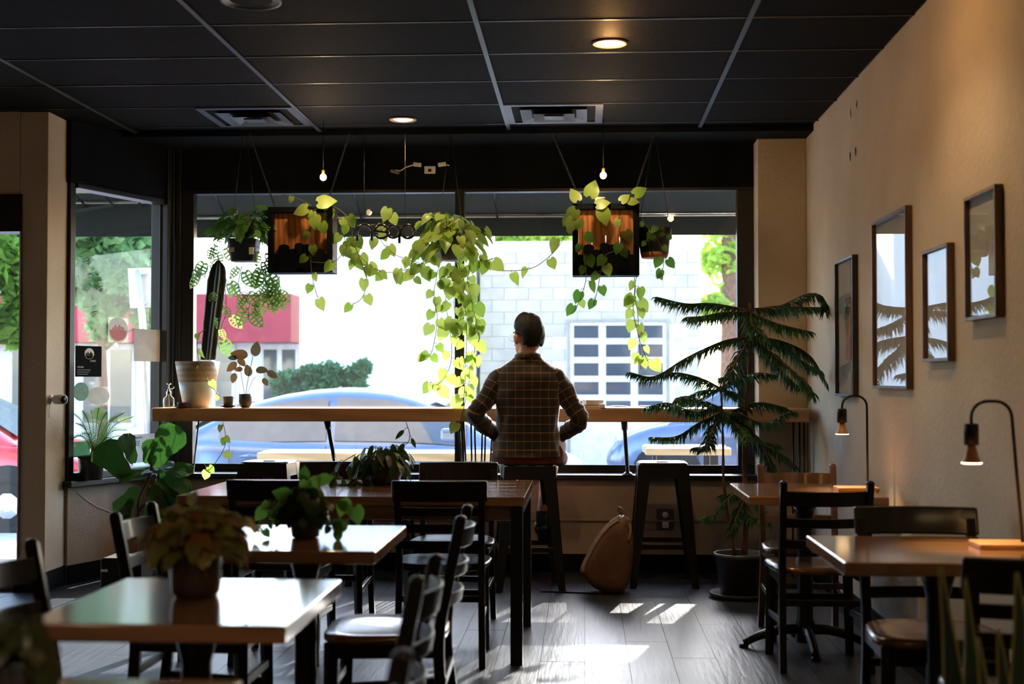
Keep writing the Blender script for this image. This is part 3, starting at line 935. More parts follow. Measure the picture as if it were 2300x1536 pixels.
# ---- long table by the window
LX0, LX1, LY0, LY1 = -1.845, -.268, 6.0, 7.0
t = thing('long_table', 'long wooden communal table on dark frame legs near the window bar', 'table', ((LX0 + LX1) / 2, (LY0 + LY1) / 2, 0))
hw, hd = (LX1 - LX0) / 2, (LY1 - LY0) / 2
for k in range(5):
    w_ = 2 * hd / 5
    MB().box((0, -hd + w_ * (k + .5), .73), (2 * hw, w_ - .0012, .04)).build('plank', WOODT, t, bevel=.002)
for s_ in (-1, 1):
    MB().bar((-hw + .06, s_ * (hd - .07), .675), (hw - .06, s_ * (hd - .07), .675), .025, .07).build('apron', WOODT, t, bevel=.003)
    MB().bar((s_ * (hw - .03), -hd + .04, .69), (s_ * (hw - .03), hd - .04, .69), .05, .035).build('end_rail', METALB, t, bevel=.003)
    for u in (-1, 1):
        MB().bar((s_ * (hw - .035), u * (hd - .035), 0), (s_ * (hw - .035), u * (hd - .035), .71), .055, .055).build('leg', METALB, t, bevel=.004)
# ---- small tables
TX0, TX1 = -1.22, -.64
small_table('square wooden cafe table holding the round dark-leaved plant, middle of the left row', TX0, TX1, 4.1, 4.83, WOODT, 'square tables in the left row')
small_table('square wooden cafe table holding the crinkled variegated plant, in front on the left', TX0, TX1, 2.86, 3.53, WOODT, 'square tables in the left row')
small_table('nearest wooden table edge at the bottom left of the frame', TX0, -.60, 1.66, 2.35, WOODT, 'square tables in the left row')
small_table('wooden cafe table against the right wall beside the potted pine', .735, 1.36, 6.09, 6.87, WOODR, 'tables along the right wall')
small_table('glossy wooden cafe table in front against the right wall', .748, WR - .015, 3.93, 4.6, WOODR, 'tables along the right wall')
# ---- chairs
G1 = 'dark chairs around the long table'
def cx_at(xp, yp, Y):
    return at(xp, yp, Y=Y).x
chair('crest', 'black chair with broad top rail on the near side of the long table, left one', cx_at(612, 1080, 5.9), 6.17, 0, G1)
chair('crest', 'black chair with broad top rail on the near side of the long table, right one', cx_at(982, 1090, 5.9), 6.17, .03, G1)
chair('crest', 'black chair behind the long table, partly hidden by its trailing plant', cx_at(760, 1045, 7.2), 6.95, PI, G1)
chair('crest', 'black chair behind the long table, just left of the seated man', cx_at(1028, 1050, 7.2), 6.95, PI - .02, G1)
G2 = 'dark ladder-back chairs at the small tables'
chair('ladder', 'dark ladder-back chair with glossy pale seat right of the front left table', -.63, 3.2, PI / 2, G2, WOODSEAT)
chair('ladder', 'dark ladder-back chair right of the middle table, below the long table', -.66, 4.52, PI / 2 + .03, G2, WOODSEAT)
chair('ladder', 'dark ladder-back chair at the bottom edge, right of the nearest table', -.56, 2.02, PI / 2 - .04, G2, WOODSEAT)
chair('ladder', 'dark ladder-back chair half cut off by the left edge of the frame', -1.27, 3.46, -PI / 2, G2)
chair('ladder', 'dark ladder-back chair behind the crinkled plant, left of the middle table', -1.30, 4.58, -PI / 2, G2)
G3 = 'chairs at the right wall tables'
BROWNW = M('brown_wood', (.17, .085, .04), .3, c2=(.09, .045, .022), scale=8, stretch=(1, 1, .2), coat=.4, kind='wood')
chair('ladder', 'dark ladder-back chair with brown seat, on the near side of the far wall table', 1.045, 6.15, .02, G3, WOODSEAT)
chair('ladder', 'brown wooden chair behind the far wall table, next to the pine', 1.10, 6.80, PI, G3, WOODSEAT, BROWNW)
chair('crest', 'dark chair with broad top rail behind the front wall table', 1.15, 4.53, PI - .03, G3, WOODSEAT)
chair('crest', 'dark chair at the bottom right corner behind the snake plant', 1.19, 3.70, -.10, G3, WOODSEAT)
# ---- bar counter
BZ1, BZ0 = at(900, 917, Y=8.5).z, at(900, 947, Y=8.5).z
BX0, BX1 = at(340, 930, Y=8.5).x, at(1818, 930, Y=8.5).x
bar_t = thing('bar_counter', 'long thick pine bar counter running along the front window', 'counter', ((BX0 + BX1) / 2, 8.72, 0))
bl = V((BX0 + BX1) / 2, 8.72, 0)
BD = .44
MB().b2((BX0 - bl.x, -.22, BZ0), (BX1 - bl.x, .22, BZ1)).build('slab', WOODBAR, bar_t, bevel=.008)
def rod(x0, y0, x1, y1, r, Ya=8.54, Yb=8.88, mat=METALB, ends=True):
    a, b = at(x0, y0, Y=Ya) - bl, at(x1, y1, Y=Yb) - bl
    a.z = BZ0
    b.z = SILL
    mb = MB().tube([a, b], r, 10)
    if ends:
        d = (b - a).normalized()
        mb.tube([a, a + d * .06], r * 1.6, 10).lathe([(.035, 0), (.035, .006), (r * 1.6, .02)], 14, b)
    mb.build('support_rod', mat, bar_t)
rod(735, 950, 757, 1064, .013)
rod(1402, 950, 1410, 1066, .013, mat=M('grey_steel', srgb(120, 116, 108), .4, .8, c2=srgb(100, 96, 90)))
rod(446, 947, 434, 1066, .005, 8.55, 8.89, ends=False)
for xa, xb in ((1031, 1038), (1041, 1048), (1058, 1060), (1066, 1069), (1084, 1081), (1091, 1088), (1107, 1100), (1117, 1110)):
    rod(xa, 948, xb, 1066, .006, 8.62, 8.93, ends=False)
for xa in (1782, 1796, 1806):
    a = at(xa, 950, Y=8.7) - bl
    MB().tube([(a.x, -.02, BZ0), (a.x + .01, .1, .0)], .006, 8).build('support_rod', METALB, bar_t)
# ---- metal stools
def stool(label, x, y, rz):
    t = thing('bar_stool', label, 'stool', (x, y, 0), rz, 'black metal bar stools')
    n = 32
    def ring(s_, z):
        return [(s_ * math.copysign(abs(math.cos(a)) ** .4, math.cos(a)), s_ * math.copysign(abs(math.sin(a)) ** .4, math.sin(a)), z) for a in [2 * PI * k / n for k in range(n)]]
    rs = [ring(.150, .730), ring(.155, .745), ring(.154, .754), ring(.146, .76), ring(.1, .757), ring(.05, .755)]
    mb = MB().add([p for r in rs for p in r], [(i * n + j, i * n + (j + 1) % n, (i + 1) * n + (j + 1) % n, (i + 1) * n + j) for i in range(5) for j in range(n)] + [tuple(range(5 * n, 6 * n)), tuple(range(n - 1, -1, -1))], True)
    mb.build('seat', METALB, t)
    MB().box((0, 0, .7585), (.07, .022, .004)).build('seat_slot', M('slot', (.002, .002, .002), .9), t)
    for sx in (-1, 1):
        for sy in (-1, 1):
            a, b = V(sx * .154, sy * .154, .748), V(sx * .21, sy * .21, 0)
            # folded leg: two tapering plates meeting at the outer corner
            mb = MB()
            w0, w1, th = .082, .042, .004
            mb.prism([a, a - V(sx * w0, 0, 0), b - V(sx * w1, 0, 0), b], (0, -sy * th, 0))
            mb.prism([a, a - V(0, sy * w0, 0), b - V(0, sy * w1, 0), b], (-sx * th, 0, 0))
            mb.box((b.x - sx * .012, b.y - sy * .012, .006), (.03, .03, .012))
            mb.build('leg', METALB, t)
    for s_ in (-1, 1):
        mbx = MB().prism([(-.15, s_ * .153, .748), (.15, s_ * .153, .748), (.09, s_ * .158, .67), (-.09, s_ * .158, .67)], (0, -s_ * .004, 0))
        mbx.build('apron', METALB, t)
        MB().prism([(s_ * .153, -.15, .748), (s_ * .153, .15, .748), (s_ * .158, .09, .67), (s_ * .158, -.09, .67)], (-s_ * .004, 0, 0)).build('apron', METALB, t)
        MB().bar((-.185, s_ * .187, .25), (.185, s_ * .187, .25), .006, .03).build('foot_rail', METALB, t)
        MB().bar((s_ * .187, -.185, .25), (s_ * .187, .185, .25), .006, .03).build('foot_rail', METALB, t)
    return t
stool('black metal bar stool the man is sitting on', -.345, 8.26, .12)
stool('empty black metal bar stool beside the leaning backpack', .487, 8.46, 0)
stool('black metal bar stool behind the left end of the long table', at(603, 1040, Y=8.4).x, 8.42, -.05)
stool('black metal bar stool mostly hidden behind the trailing plant on the long table', at(858, 1040, Y=8.4).x, 8.44, .04)
# ---- lamps on the wall tables
LAMPB = M('lamp_base_wood', (.50, .29, .12), .45, c2=(.38, .20, .08), scale=6, stretch=(.3, 2, 2), kind='wood')
AMBER = M('frosted_bulb', srgb(200, 150, 105), .35, c2=srgb(180, 130, 90), scale=12)
def desk_lamp(label, px_base, px_top, px_arm, socket_y, bulb_y, Y, lean=0., energy=6.):
    b = at(*px_base, Y=Y)
    t = thing('table_lamp', label, 'lamp', (b.x, Y, .75))
    loc = V(b.x, Y, .75)
    MB().b2((-.15, -.065, 0), (.045, .065, .018)).build('base', LAMPB, t, bevel=.004)
    tp, ar = at(*px_top, Y=Y) - loc, at(*px_arm, Y=Y) - loc
    so, bu = at(px_arm[0], socket_y, Y=Y) - loc, at(px_arm[0], bulb_y, Y=Y) - loc
    r = .05
    pth = [V(0, 0, .018), V(tp.x * .98, 0, tp.z - r)]
    for k in range(1, 6):
        a = PI / 2 * k / 5
        pth.append(V(tp.x - r * (1 - math.cos(a)), 0, tp.z - r + r * math.sin(a)))
    for k in range(0, 6):
        a = PI / 2 * k / 5
        pth.append(V(ar.x + r - r * math.sin(a), 0, tp.z - r + r * math.cos(a)))
    pth.append(V(ar.x, 0, so.z))
    MB().tube(pth, .0055, 10).build('arm', METALB, t)
    so_h = (so.z - bu.z)
    MB().lathe([(.006, .0), (.022, -.002), (.023, -.008), (.023, -so_h * .55), (.0, -so_h * .55)], 20, (ar.x, 0, so.z)).build('socket', METALB, t)
    z0 = so.z - so_h * .55
    bb = MB().lathe([(.013, 0), (.015, -.008), (.023, -so_h * .33), (.031, -so_h * .42), (.031, -so_h * .44)], 24, (ar.x, 0, z0)).build('bulb', AMBER, t)
    MB().lathe([(.031, -so_h * .437), (.0315, -so_h * .45), (.026, -so_h * .462), (.001, -so_h * .465)], 24, (ar.x, 0, z0)).build('bulb_face', BULBL, bb)
    MB().tube(smooth_path([(.03, .05, .005), (.06, .07, -.01), (.07, .09, -.2)]), .003, 6).build('cord', METALB, t)
    lamp('bulb_light', (ar.x, 0, z0 - so_h * .47 - .012), energy, .02, 100, parent=t)
    return t
desk_lamp('thin black arched lamp with bare bulb on the far wall table', (1949, 1104), (1947, 889), (1891, 889), 917, 975, 6.45, energy=1.7)
desk_lamp('thin black arched lamp with bare bulb on the front wall table', (2297, 1222), (2272, 901), (2181, 901), 950, 1040, 4.3, energy=1.7)
# ---- pictures on the right wall
SILV = M('silver_frame', (.55, .56, .56), .35, .8, c2=(.45, .46, .46))
WALN = M('walnut_frame', (.14, .075, .042), .4, c2=(.08, .042, .024), scale=10, stretch=(1, 1, .2), kind='wood')
BLKF = M('black_picture_frame', (.02, .02, .022), .4)
PAPER = M('art_paper', srgb(236, 234, 228), .8, c2=srgb(216, 212, 204), scale=5)
MATB = M('grey_mat', srgb(225, 230, 228), .8, c2=srgb(216, 221, 219), scale=4)
INKR = M('red_wash', srgb(190, 95, 85), .8, c2=srgb(215, 170, 160), scale=14, mix=(.4, .6))
INKD = M('grey_wash', srgb(70, 74, 80), .8, c2=srgb(130, 134, 136), scale=18, mix=(.4, .6))
def picture(label, xl, xr, ytl, ytr, ybl, ybr, fm, art):
    dp = .03
    Xf = WR - dp
    a, b = at(xl, ytl, X=Xf), at(xr, ytr, X=Xf)
    c, d = at(xl, ybl, X=Xf), at(xr, ybr, X=Xf)
    y1, y0 = a.y, b.y
    z1, z0 = (a.z + b.z) / 2, (c.z + d.z) / 2
    cy_, cz = (y0 + y1) / 2, (z0 + z1) / 2
    t = thing('picture_frame', label, 'picture', (WR - .001, cy_, z0), 0, 'framed pictures on the right wall')
    hy, hz = (y1 - y0) / 2, (z1 - z0)
    fw = .014
    for q in (((-dp, -hy, 0), (0, hy, fw)), ((-dp, -hy, hz - fw), (0, hy, hz)), ((-dp, -hy, fw), (0, -hy + fw, hz - fw)), ((-dp, hy - fw, fw), (0, hy, hz - fw))):
        MB().b2(*q).build('frame_bar', fm, t, bevel=.0015)
    MB().b2((-.010, -hy + fw, fw), (-.004, hy - fw, hz - fw)).build('backing', MATB, t)
    art(t, hy - fw, fw, hz - fw)
    MB().b2((-.0185, -hy + fw, fw), (-.0165, hy - fw, hz - fw)).build('glass', PICGL, t)
    return t
def blob(t, mat, cy_, cz, ry, rz_, seed, x=-.0115):
    r = random.Random(seed)
    n = 18
    MB().add([(x, cy_ + ry * math.cos(2 * PI * k / n) * r.uniform(.75, 1.1), cz + rz_ * math.sin(2 * PI * k / n) * r.uniform(.75, 1.1)) for k in range(n)], [tuple(range(n))]).build('brush_mark', mat, t)
def art1(t, hy, z0, z1):
    h = z1 - z0
    MB().b2((-.011, -hy * .55, z0 + h * .25), (-.0102, hy * .15, z0 + h * .72)).build('print', INKR, t)
    blob(t, INKD, -hy * .05, z0 + h * .58, hy * .28, h * .13, 3)
    blob(t, INKD, -hy * .3, z0 + h * .36, hy * .12, h * .05, 4)
def art2(t, hy, z0, z1):
    MB().b2((-.011, -hy * .8, z0 + .05), (-.0102, hy * .8, z1 - .05)).build('print', PAPER, t)
picture('silver-sided framed abstract with a red wash, nearest the window', 1874, 1914, 589, 572, 887, 893, BLKF, art1)
picture('tall framed picture, largest of the four, reflecting the window', 1957, 2033, 503, 459, 871, 875, WALN, art2)
picture('smallest wooden framed picture, third from the window', 2070, 2127, 566, 544, 813, 811, WALN, art2)
picture('highest hung wooden framed picture, nearest the camera', 2164, 2234, 446, 412, 722, 712, WALN, art2)
# ================================================================== PLANTS
def leaf_mesh(name, mat, ts, ws, lobe=.0, fold=.12, droop=.18, cols=5, ruffle=0., holes=False, mats=None):
    """unit-length leaf along +Y, face up +Z"""
    rows = []
    for i, (t_, w_) in enumerate(zip(ts, ws)):
        r = []
        for j in range(cols):
            u = (j / (cols - 1) * 2 - 1) if not holes else (-1, -.80, -.16, 0, .16, .80, 1)[j]
            y = t_ - (lobe * u * u if i < 2 else 0)
            z = -droop * t_ * t_ + fold * abs(u) * w_ - .25 * (u * w_) ** 2
            if ruffle:
                z += ruffle * math.sin(i * 2.1 + j * 2.6) * abs(u)
            r.append((u * w_, y, z))
        rows.append(r)
    mb = MB().grid(rows)
    if holes:
        c = cols - 1
        kill = [i * c + j for i in range(1, len(ts) - 2) for j in (1, 2) if c == 6 and i % 2 == 1] if False else [i * c + j for i in range(1, len(ts) - 2) if i % 2 for j in (1, c - 2)]
        mb.f = [f for k, f in enumerate(mb.f) if k not in kill]
        mb.sm = [True] * len(mb.f)
    me = mb.mesh(name)
    for m in ([mat] if not mats else mats):
        me.materials.append(m)
    return me
HT, HW = (0, .08, .22, .42, .64, .84, 1.0), (.16, .36, .45, .43, .31, .14, .0)
LF_LIME = leaf_mesh('lime_leaf', L_LIME, HT, HW, .14)
LF_LIME2 = leaf_mesh('lime_leaf', L_LIME, HT, [v * .85 for v in HW], .1, .3, .45)
LF_GREEN = leaf_mesh('green_leaf', L_GREEN, HT, [v * 1.0 for v in HW], .14)
LF_DARK = leaf_mesh('dark_leaf', L_DARK, HT, [v * 1.05 for v in HW], .14, .08, .3)
LF_OLIVE = leaf_mesh('olive_leaf', leafmat('olive_leaf', (.035, .045, .015), (.07, .075, .025), .3), HT, HW, .14, .08, .3)
LF_MON = leaf_mesh('monstera_leaf', L_MONST, [k / 10 for k in range(11)], [.14, .28, .35, .38, .38, .36, .32, .27, .20, .11, 0], .1, .06, .2, 7, holes=True)
OV = (.05, .2, .30, .33, .28, .16, .0)
LF_HOYA = leaf_mesh('hoya_leaf', L_DARK, HT, [v * .6 for v in OV], 0, .1, .3)
LF_HOYA2 = leaf_mesh('narrow_leaf', L_GREEN, HT, [v * .7 for v in OV], 0, .1, .3)
LF_RUB = leaf_mesh('rubber_leaf', L_RUBBER, HT, OV, 0, .15, .15)
LF_COL = leaf_mesh('coleus_leaf', L_COLEUS, HT, [v * 1.2 for v in OV], .05, .2, .55, 7, ruffle=.10)
LF_COL2 = leaf_mesh('coleus_leaf', leafmat('coleus_leaf_rust', (.20, .13, .04), (.34, .15, .04), .25, .5), HT, [v * 1.3 for v in OV], .05, .1, .8, 7, ruffle=.14)
FT = (0, .06, .2, .4, .6, .8, .95, 1.0)
LF_FIG = leaf_mesh('fig_leaf', L_FIG, FT, (.06, .16, .22, .24, .34, .38, .24, .02), .03, .1, .12, 7, ruffle=.03)
def orient(loc, axis, normal, size, roll=0.):
    y = V(*axis).normalized()
    z = V(*normal)
    z = (z - y * z.dot(y))
    z = z.normalized() if z.length > 1e-4 else y.orthogonal().normalized()
    x = y.cross(z)
    m = Matrix((x, y, z)).transposed().to_4x4()
    m = Matrix.Translation(V(*loc)) @ m @ Matrix.Rotation(roll, 4, 'Y') @ Matrix.Scale(size, 4)
    return m
def add_leaf(parent, me, loc, axis, normal, size, roll=0.):
    return inst(me, 'leaf', parent, matrix=orient(loc, axis, normal, size, roll))
def jit(s_):
    return V(random.gauss(0, s_), random.gauss(0, s_), random.gauss(0, s_))
def vine(t, pts, Y, meshes, n, size, start=.0, r=.0022, dy=0., face=-1, stems=True, down=1.0, mat=None):
    """trailing stem through pixel points at depth Y (world), leaves hanging on alternate sides, faces to the room"""
    loc = t.location
    k = len(pts)
    w3 = [at(x, y, Y=Y + dy * i / max(1, k - 1)) - loc for i, (x, y) in enumerate(pts)]
    path = smooth_path(w3, 6)
    mb = MB().tube(path, r, 6)
    side = 1
    for i in range(n):
        u = start + (1 - start) * (i + .5 + random.uniform(-.3, .3)) / n
        q = min(len(path) - 2, max(0, int(u * (len(path) - 1))))
        p = path[q]
        tang = (path[q + 1] - path[q]).normalized()
        side = -side
        sd_ = V(side, 0, 0)
        s_ = size * random.uniform(.65, 1.15)
        pet = p + sd_ * s_ * random.uniform(.15, .45) + V(0, random.uniform(-.03, .01), -s_ * random.uniform(-.1, .25))
        if stems:
            mb.tube([p, (p + pet) / 2 + V(0, 0, .008), pet], r * .7, 5)
        ax = V(side * random.uniform(.1, .7), random.uniform(-.3, .3), -random.uniform(.5, 1.1) * down)
        nm = V(random.gauss(0, .35), face, random.uniform(-.1, .6))
        add_leaf(t, random.choice(meshes), pet, ax, nm, s_)
    mb.build('stem', mat or STEM, t)
def cluster(t, cen, rad, meshes, n, size, up=.3, stem=True, origin=None, hang=.6):
    """leafy mound round a pot: leaves on arching petioles"""
    org = V(*(origin if origin is not None else cen))
    mb = MB()
    for i in range(n):
        a = random.uniform(0, 2 * PI)
        e = math.asin(random.uniform(-.55, 1))
        d = V(math.cos(a) * math.cos(e), math.sin(a) * math.cos(e), math.sin(e))
        p = V(*cen) + V(d.x * rad[0], d.y * rad[1], d.z * rad[2]) * random.uniform(.55, 1)
        if stem:
            mb.tube([org, (org + p) / 2 + V(0, 0, rad[2] * .35), p], .0018, 5)
        ax = V(d.x, d.y, d.z * .3 - hang) + jit(.25)
        nm = V(d.x * .5, d.y * .5 - .35, .6 + up) + jit(.25)
        add_leaf(t, random.choice(meshes), p, ax, nm, size * random.uniform(.6, 1.15))
    if stem:
        mb.build('stem', STEM, t)
def pot(t, prof, mat, soil_r=None, soil_z=None, n=28, name='pot', c=(0, 0, 0)):
    o = MB().lathe(prof, n, c).build(name, mat, t)
    if soil_r:
        MB().lathe([(soil_r, soil_z - .02), (soil_r, soil_z), (soil_r * .5, soil_z + .006), (.001, soil_z + .008)], n, c).build('soil', SOIL, t)
    return o
CHAIN = M('dark_chain', (.04, .04, .042), .4, .6)
def hang_line(t, a, b, r=.003, chain=False):
    a, b = V(*a), V(*b)
    if not chain:
        return MB().tube([a, b], r, 6).build('hanging_wire', CHAIN, t)
    mb = MB()
    n = max(2, int((b - a).length / .022))
    d = (b - a).normalized()
    for k in range(n):
        c = a + (b - a) * ((k + .5) / n)
        u = d.orthogonal().normalized()
        if k % 2:
            u = d.cross(u)
        ring = [c + d * math.cos(2 * PI * j / 8) * .014 + u * math.sin(2 * PI * j / 8) * .006 for j in range(9)]
        mb.tube(ring, .0022, 5, cap=False)
    return mb.build('chain', CHAIN, t)
# ---- hanging wooden shadow-box planters
WBOX = M('cedar_panel', (.52, .20, .055), .5, c2=(.30, .10, .026), scale=9, stretch=(3.5, 1, .25), kind='wood', mix=(.25, .75), rnd=20)
YP = 8.42
def box_planter(label, x0, x1, y0, y1, ch):
    c = at((x0 + x1) / 2, y1, Y=YP)
    t = thing('hanging_planter_box', label, 'planter', (c.x, YP, c.z), 0, 'hanging planter boxes')
    w_, h_ = px(x1 - x0, YP), px(y1 - y0, YP)
    hw_, dp = w_ / 2, .17
    fr = .036
    for q in (((-hw_, 0, 0), (hw_, dp, .03)), ((-hw_, 0, h_ - fr), (hw_, dp, h_)), ((-hw_, 0, .03), (-hw_ + fr, dp, h_ - fr)), ((hw_ - fr, 0, .03), (hw_, dp, h_ - fr))):
        MB().b2(*q).build('frame_board', BLACKP, t, bevel=.003)
    bw = (w_ - 2 * fr) / 4
    for k in range(4):
        MB().b2((-hw_ + fr + bw * k + .0008, .035, .03), (-hw_ + fr + bw * (k + 1) - .0008, .05, h_ - fr)).build('back_board', WBOX, t)
    MB().b2((-hw_ + fr, .012, .03), (hw_ - fr, .034, h_ * .29)).build('front_panel', BLACKP, t)
    # row of dark rounded silhouettes standing on the panel
    for k, (u, hh, ww) in enumerate(((-.62, .43, .20), (-.30, .36, .16), (-.05, .45, .17), (.24, .43, .16), (.42, .41, .2), (.72, .36, .16))):
        cx = u * (hw_ - fr)
        ww *= hw_ - fr
        prof = [(cx - ww, .014, h_ * .26)] + [(cx - ww * math.cos(PI * j / 8) * (1 if j not in (0, 8) else 1), .014, h_ * hh - ww * .55 + ww * .6 * math.sin(PI * j / 8)) for j in range(9)] + [(cx + ww, .014, h_ * .26)]
        MB().prism(prof, (0, .012, 0)).build('silhouette', BLACKP, t)
    MB().b2((-hw_ + fr, .052, h_ - .12), (hw_ - fr, dp - .005, h_ - .02)).build('soil_tray', SOIL, t)
    for (xa, ya, xb, yb) in ch:
        hang_line(t, at(xb, yb, Y=YP + .08) - t.location, at(xa, ya, Y=YP + .08) - t.location, chain=True)
    return t, w_, h_
tL, wL, hL = box_planter('hanging black box planter with orange wood back, left of the open sign', 599, 748, 462, 612, ((560, 300, 617, 463), (785, 300, 733, 463)))
tR, wR_, hR = box_planter('hanging black box planter with reddish wood back, near the right end', 1286, 1436, 456, 618, ((1240, 300, 1306, 457), (1470, 300, 1418, 457)))
LM = [LF_LIME, LF_LIME, LF_LIME2]
for x, y, ax, s_ in ((715, 455, (.6, 0, .1), .12), (690, 468, (-.7, 0, -.2), .10), (705, 482, (.1, -.2, -1), .10), (722, 500, (.3, 0, -1), .08)):
    add_leaf(tL, LF_LIME, at(x, y, Y=YP - .03) - tL.location, ax, (.1, -1, .5), s_)
vine(tL, [(715, 462), (700, 492), (695, 530), (697, 570), (700, 612), (708, 650), (714, 668)], YP - .02, LM, 8, .075)
vine(tL, [(698, 588), (730, 590), (752, 588), (775, 560), (788, 530)], YP - .02, LM, 3, .07, .5)
vine(tL, [(612, 445), (640, 437), (672, 447), (700, 462)], YP - .01, LM, 1, .05)
vine(tL, [(738, 460), (768, 475), (788, 505), (795, 545), (812, 590), (824, 630), (812, 670), (780, 690)], YP, LM, 9, .085, dy=.1)
vine(tL, [(752, 470), (765, 505), (775, 540), (790, 580), (820, 595), (860, 610)], YP + .02, LM, 9, .085, dy=.1)
GM = [LF_GREEN, LF_GREEN, LF_LIME]
for x, y, ax, s_ in ((1325, 440, (.3, 0, .9), .11), (1297, 450, (-.4, 0, .8), .09), (1352, 470, (.3, -.2, -1), .11), (1340, 460, (.8, 0, .2), .09), (1293, 470, (-.5, 0, -.6), .10), (1288, 490, (-.3, 0, -1), .10), (1395, 452, (.8, 0, .7), .07), (1425, 437, (.8, 0, .5), .09), (1412, 452, (.5, 0, .0), .07)):
    add_leaf(tR, LF_LIME, at(x, y, Y=YP - .03) - tR.location, ax, (.1, -1, .5), s_)
vine(tR, [(1310, 480), (1308, 540), (1312, 580), (1316, 625), (1304, 670), (1286, 705)], YP - .03, GM, 9, .075)
vine(tR, [(1398, 480), (1392, 530), (1398, 558), (1362, 572), (1350, 610), (1342, 650), (1333, 685)], YP - .03, GM, 9, .075)
vine(tR, [(1424, 612), (1427, 650), (1422, 690), (1430, 740), (1446, 790), (1455, 812)], YP + .05, LM, 10, .08, .05)
vine(tR, [(1430, 618), (1425, 660), (1432, 700), (1436, 770), (1440, 830)], YP + .06, LM, 6, .075, .3)
vine(tR, [(1288, 470), (1275, 500), (1268, 530), (1245, 565), (1200, 600), (1150, 608), (1105, 606)], YP, [LF_LIME, LF_LIME2], 6, .085, dy=.15)
# ---- central hanging pothos
pc = at(1012, 545, Y=8.6)
t = thing('hanging_pothos', 'big lime-green hanging pothos with long trailing vines beside the window post', 'plant', pc)
pot(t, [(.05, -.12), (.075, -.115), (.1, 0), (.105, .01), (.098, .012), (.09, -.01)], DARKC, .092, -.005)
for s_ in (-1, 1):
    hang_line(t, (s_ * .09, 0, .0), (0, 0, CEIL - .03 - pc.z), .002)
cluster(t, (0, 0, .02), (.25, .2, .20), LM, 95, .115, origin=(0, 0, 0), hang=.8)
for pts, n, Y in (([(985, 600), (975, 660), (982, 720), (970, 790), (958, 800)], 11, 8.5), ([(1000, 600), (1002, 680), (1010, 740), (1015, 790), (1008, 830), (985, 862), (965, 858)], 13, 8.5), ([(1030, 590), (1042, 660), (1048, 740), (1046, 820), (1042, 900)], 17, 8.46), ([(1055, 590), (1050, 650), (1062, 720), (1066, 790), (1055, 850), (1044, 905), (1030, 960)], 17, 8.5), ([(1045, 600), (1060, 680), (1072, 730), (1068, 735)], 9, 8.44), ([(1070, 560), (1085, 585), (1108, 580)], 6, 8.5), ([(960, 560), (945, 600), (925, 625)], 6, 8.5), ([(990, 560), (940, 595), (880, 612), (835, 600), (800, 565), (775, 540)], 14, 8.55), ([(880, 470), (862, 500), (850, 530), (885, 570), (940, 590)], 9, 8.6), ([(1010, 600), (1020, 640), (1020, 690), (1030, 760)], 11, 8.47)):
    vine(t, pts, Y, LM, n, .085)
# ---- hanging monstera, left
pc = at(548, 588, Y=8.5)
t = thing('hanging_monstera', 'hanging Swiss cheese vine with fenestrated leaves in a dark square pot', 'plant', pc)
MB().loft([((0, 0, 0), .072, .072), ((0, 0, .005), .076, .076), ((0, 0, .13), .095, .095), ((0, 0, .135), .10, .10), ((0, 0, .142), .10, .10)], 24, p=6).build('pot', M('dark_green_pot', (.02, .03, .028), .4), t)
MB().b2((-.075, -.094, .055), (-.04, -.09, .085)).build('pot_label', WHITEP, t)
MB().b2((.055, -.092, .04), (.085, -.086, .085)).build('pot_label', WHITEP, t)
MB().loft([((0, 0, .13), .09, .09), ((0, 0, .146), .085, .085)], 20, p=6).build('soil', SOIL, t)
for s_ in (-1, 1):
    hang_line(t, (s_ * .09, 0, .14), (s_ * .01, 0, CEIL - .03 - pc.z), .002)
cluster(t, (0, 0, .22), (.20, .16, .15), [LF_MON, LF_GREEN, LF_GREEN, LF_HOYA2], 120, .085, origin=(0, 0, .14), hang=.5)
for pts, n, Y in (([(500, 540), (480, 565), (466, 600), (458, 625)], 9, 8.78), ([(545, 590), (538, 620), (536, 650), (555, 664), (600, 660), (622, 645), (628, 620)], 9, 8.5), ([(590, 560), (588, 600), (600, 620), (615, 630)], 5, 8.48), ([(556, 664), (560, 690), (545, 705)], 4, 8.5), ([(575, 545), (592, 580), (596, 640), (592, 690)], 6, 8.5), ([(500, 590), (505, 640), (508, 700), (495, 740), (497, 780)], 6, 8.85), ([(622, 645), (612, 672), (600, 690)], 4, 8.5)):
    vine(t, pts, Y, [LF_MON], n, .11)
# ---- hanging two-tone pot, right
pc = at(1470, 580, Y=8.55)
t = thing('hanging_pot', 'black hanging pot with terracotta foot, right of the planter boxes', 'plant', pc)
pot(t, [(.075, 0), (.082, .004), (.09, .035)], M('terracotta', srgb(176, 118, 84), .8, c2=srgb(156, 100, 70)), name='saucer_foot')
pot(t, [(.0895, .033), (.105, .14), (.107, .19), (.10, .19), (.095, .15)], DARKC, .096, .165)
for s_ in (-1, 1):
    hang_line(t, (s_ * .1, 0, .185), (0, 0, CEIL - .03 - pc.z), .002)
vine(t, [(1440, 488), (1458, 515), (1480, 545), (1490, 580), (1488, 605), (1472, 622)], 8.44, [LF_GREEN], 8, .065)
vine(t, [(1480, 510), (1465, 520), (1450, 545)], 8.44, [LF_GREEN], 5, .05)
vine(t, [(1470, 510), (1490, 515), (1500, 540)], 8.44, [LF_GREEN], 4, .05)
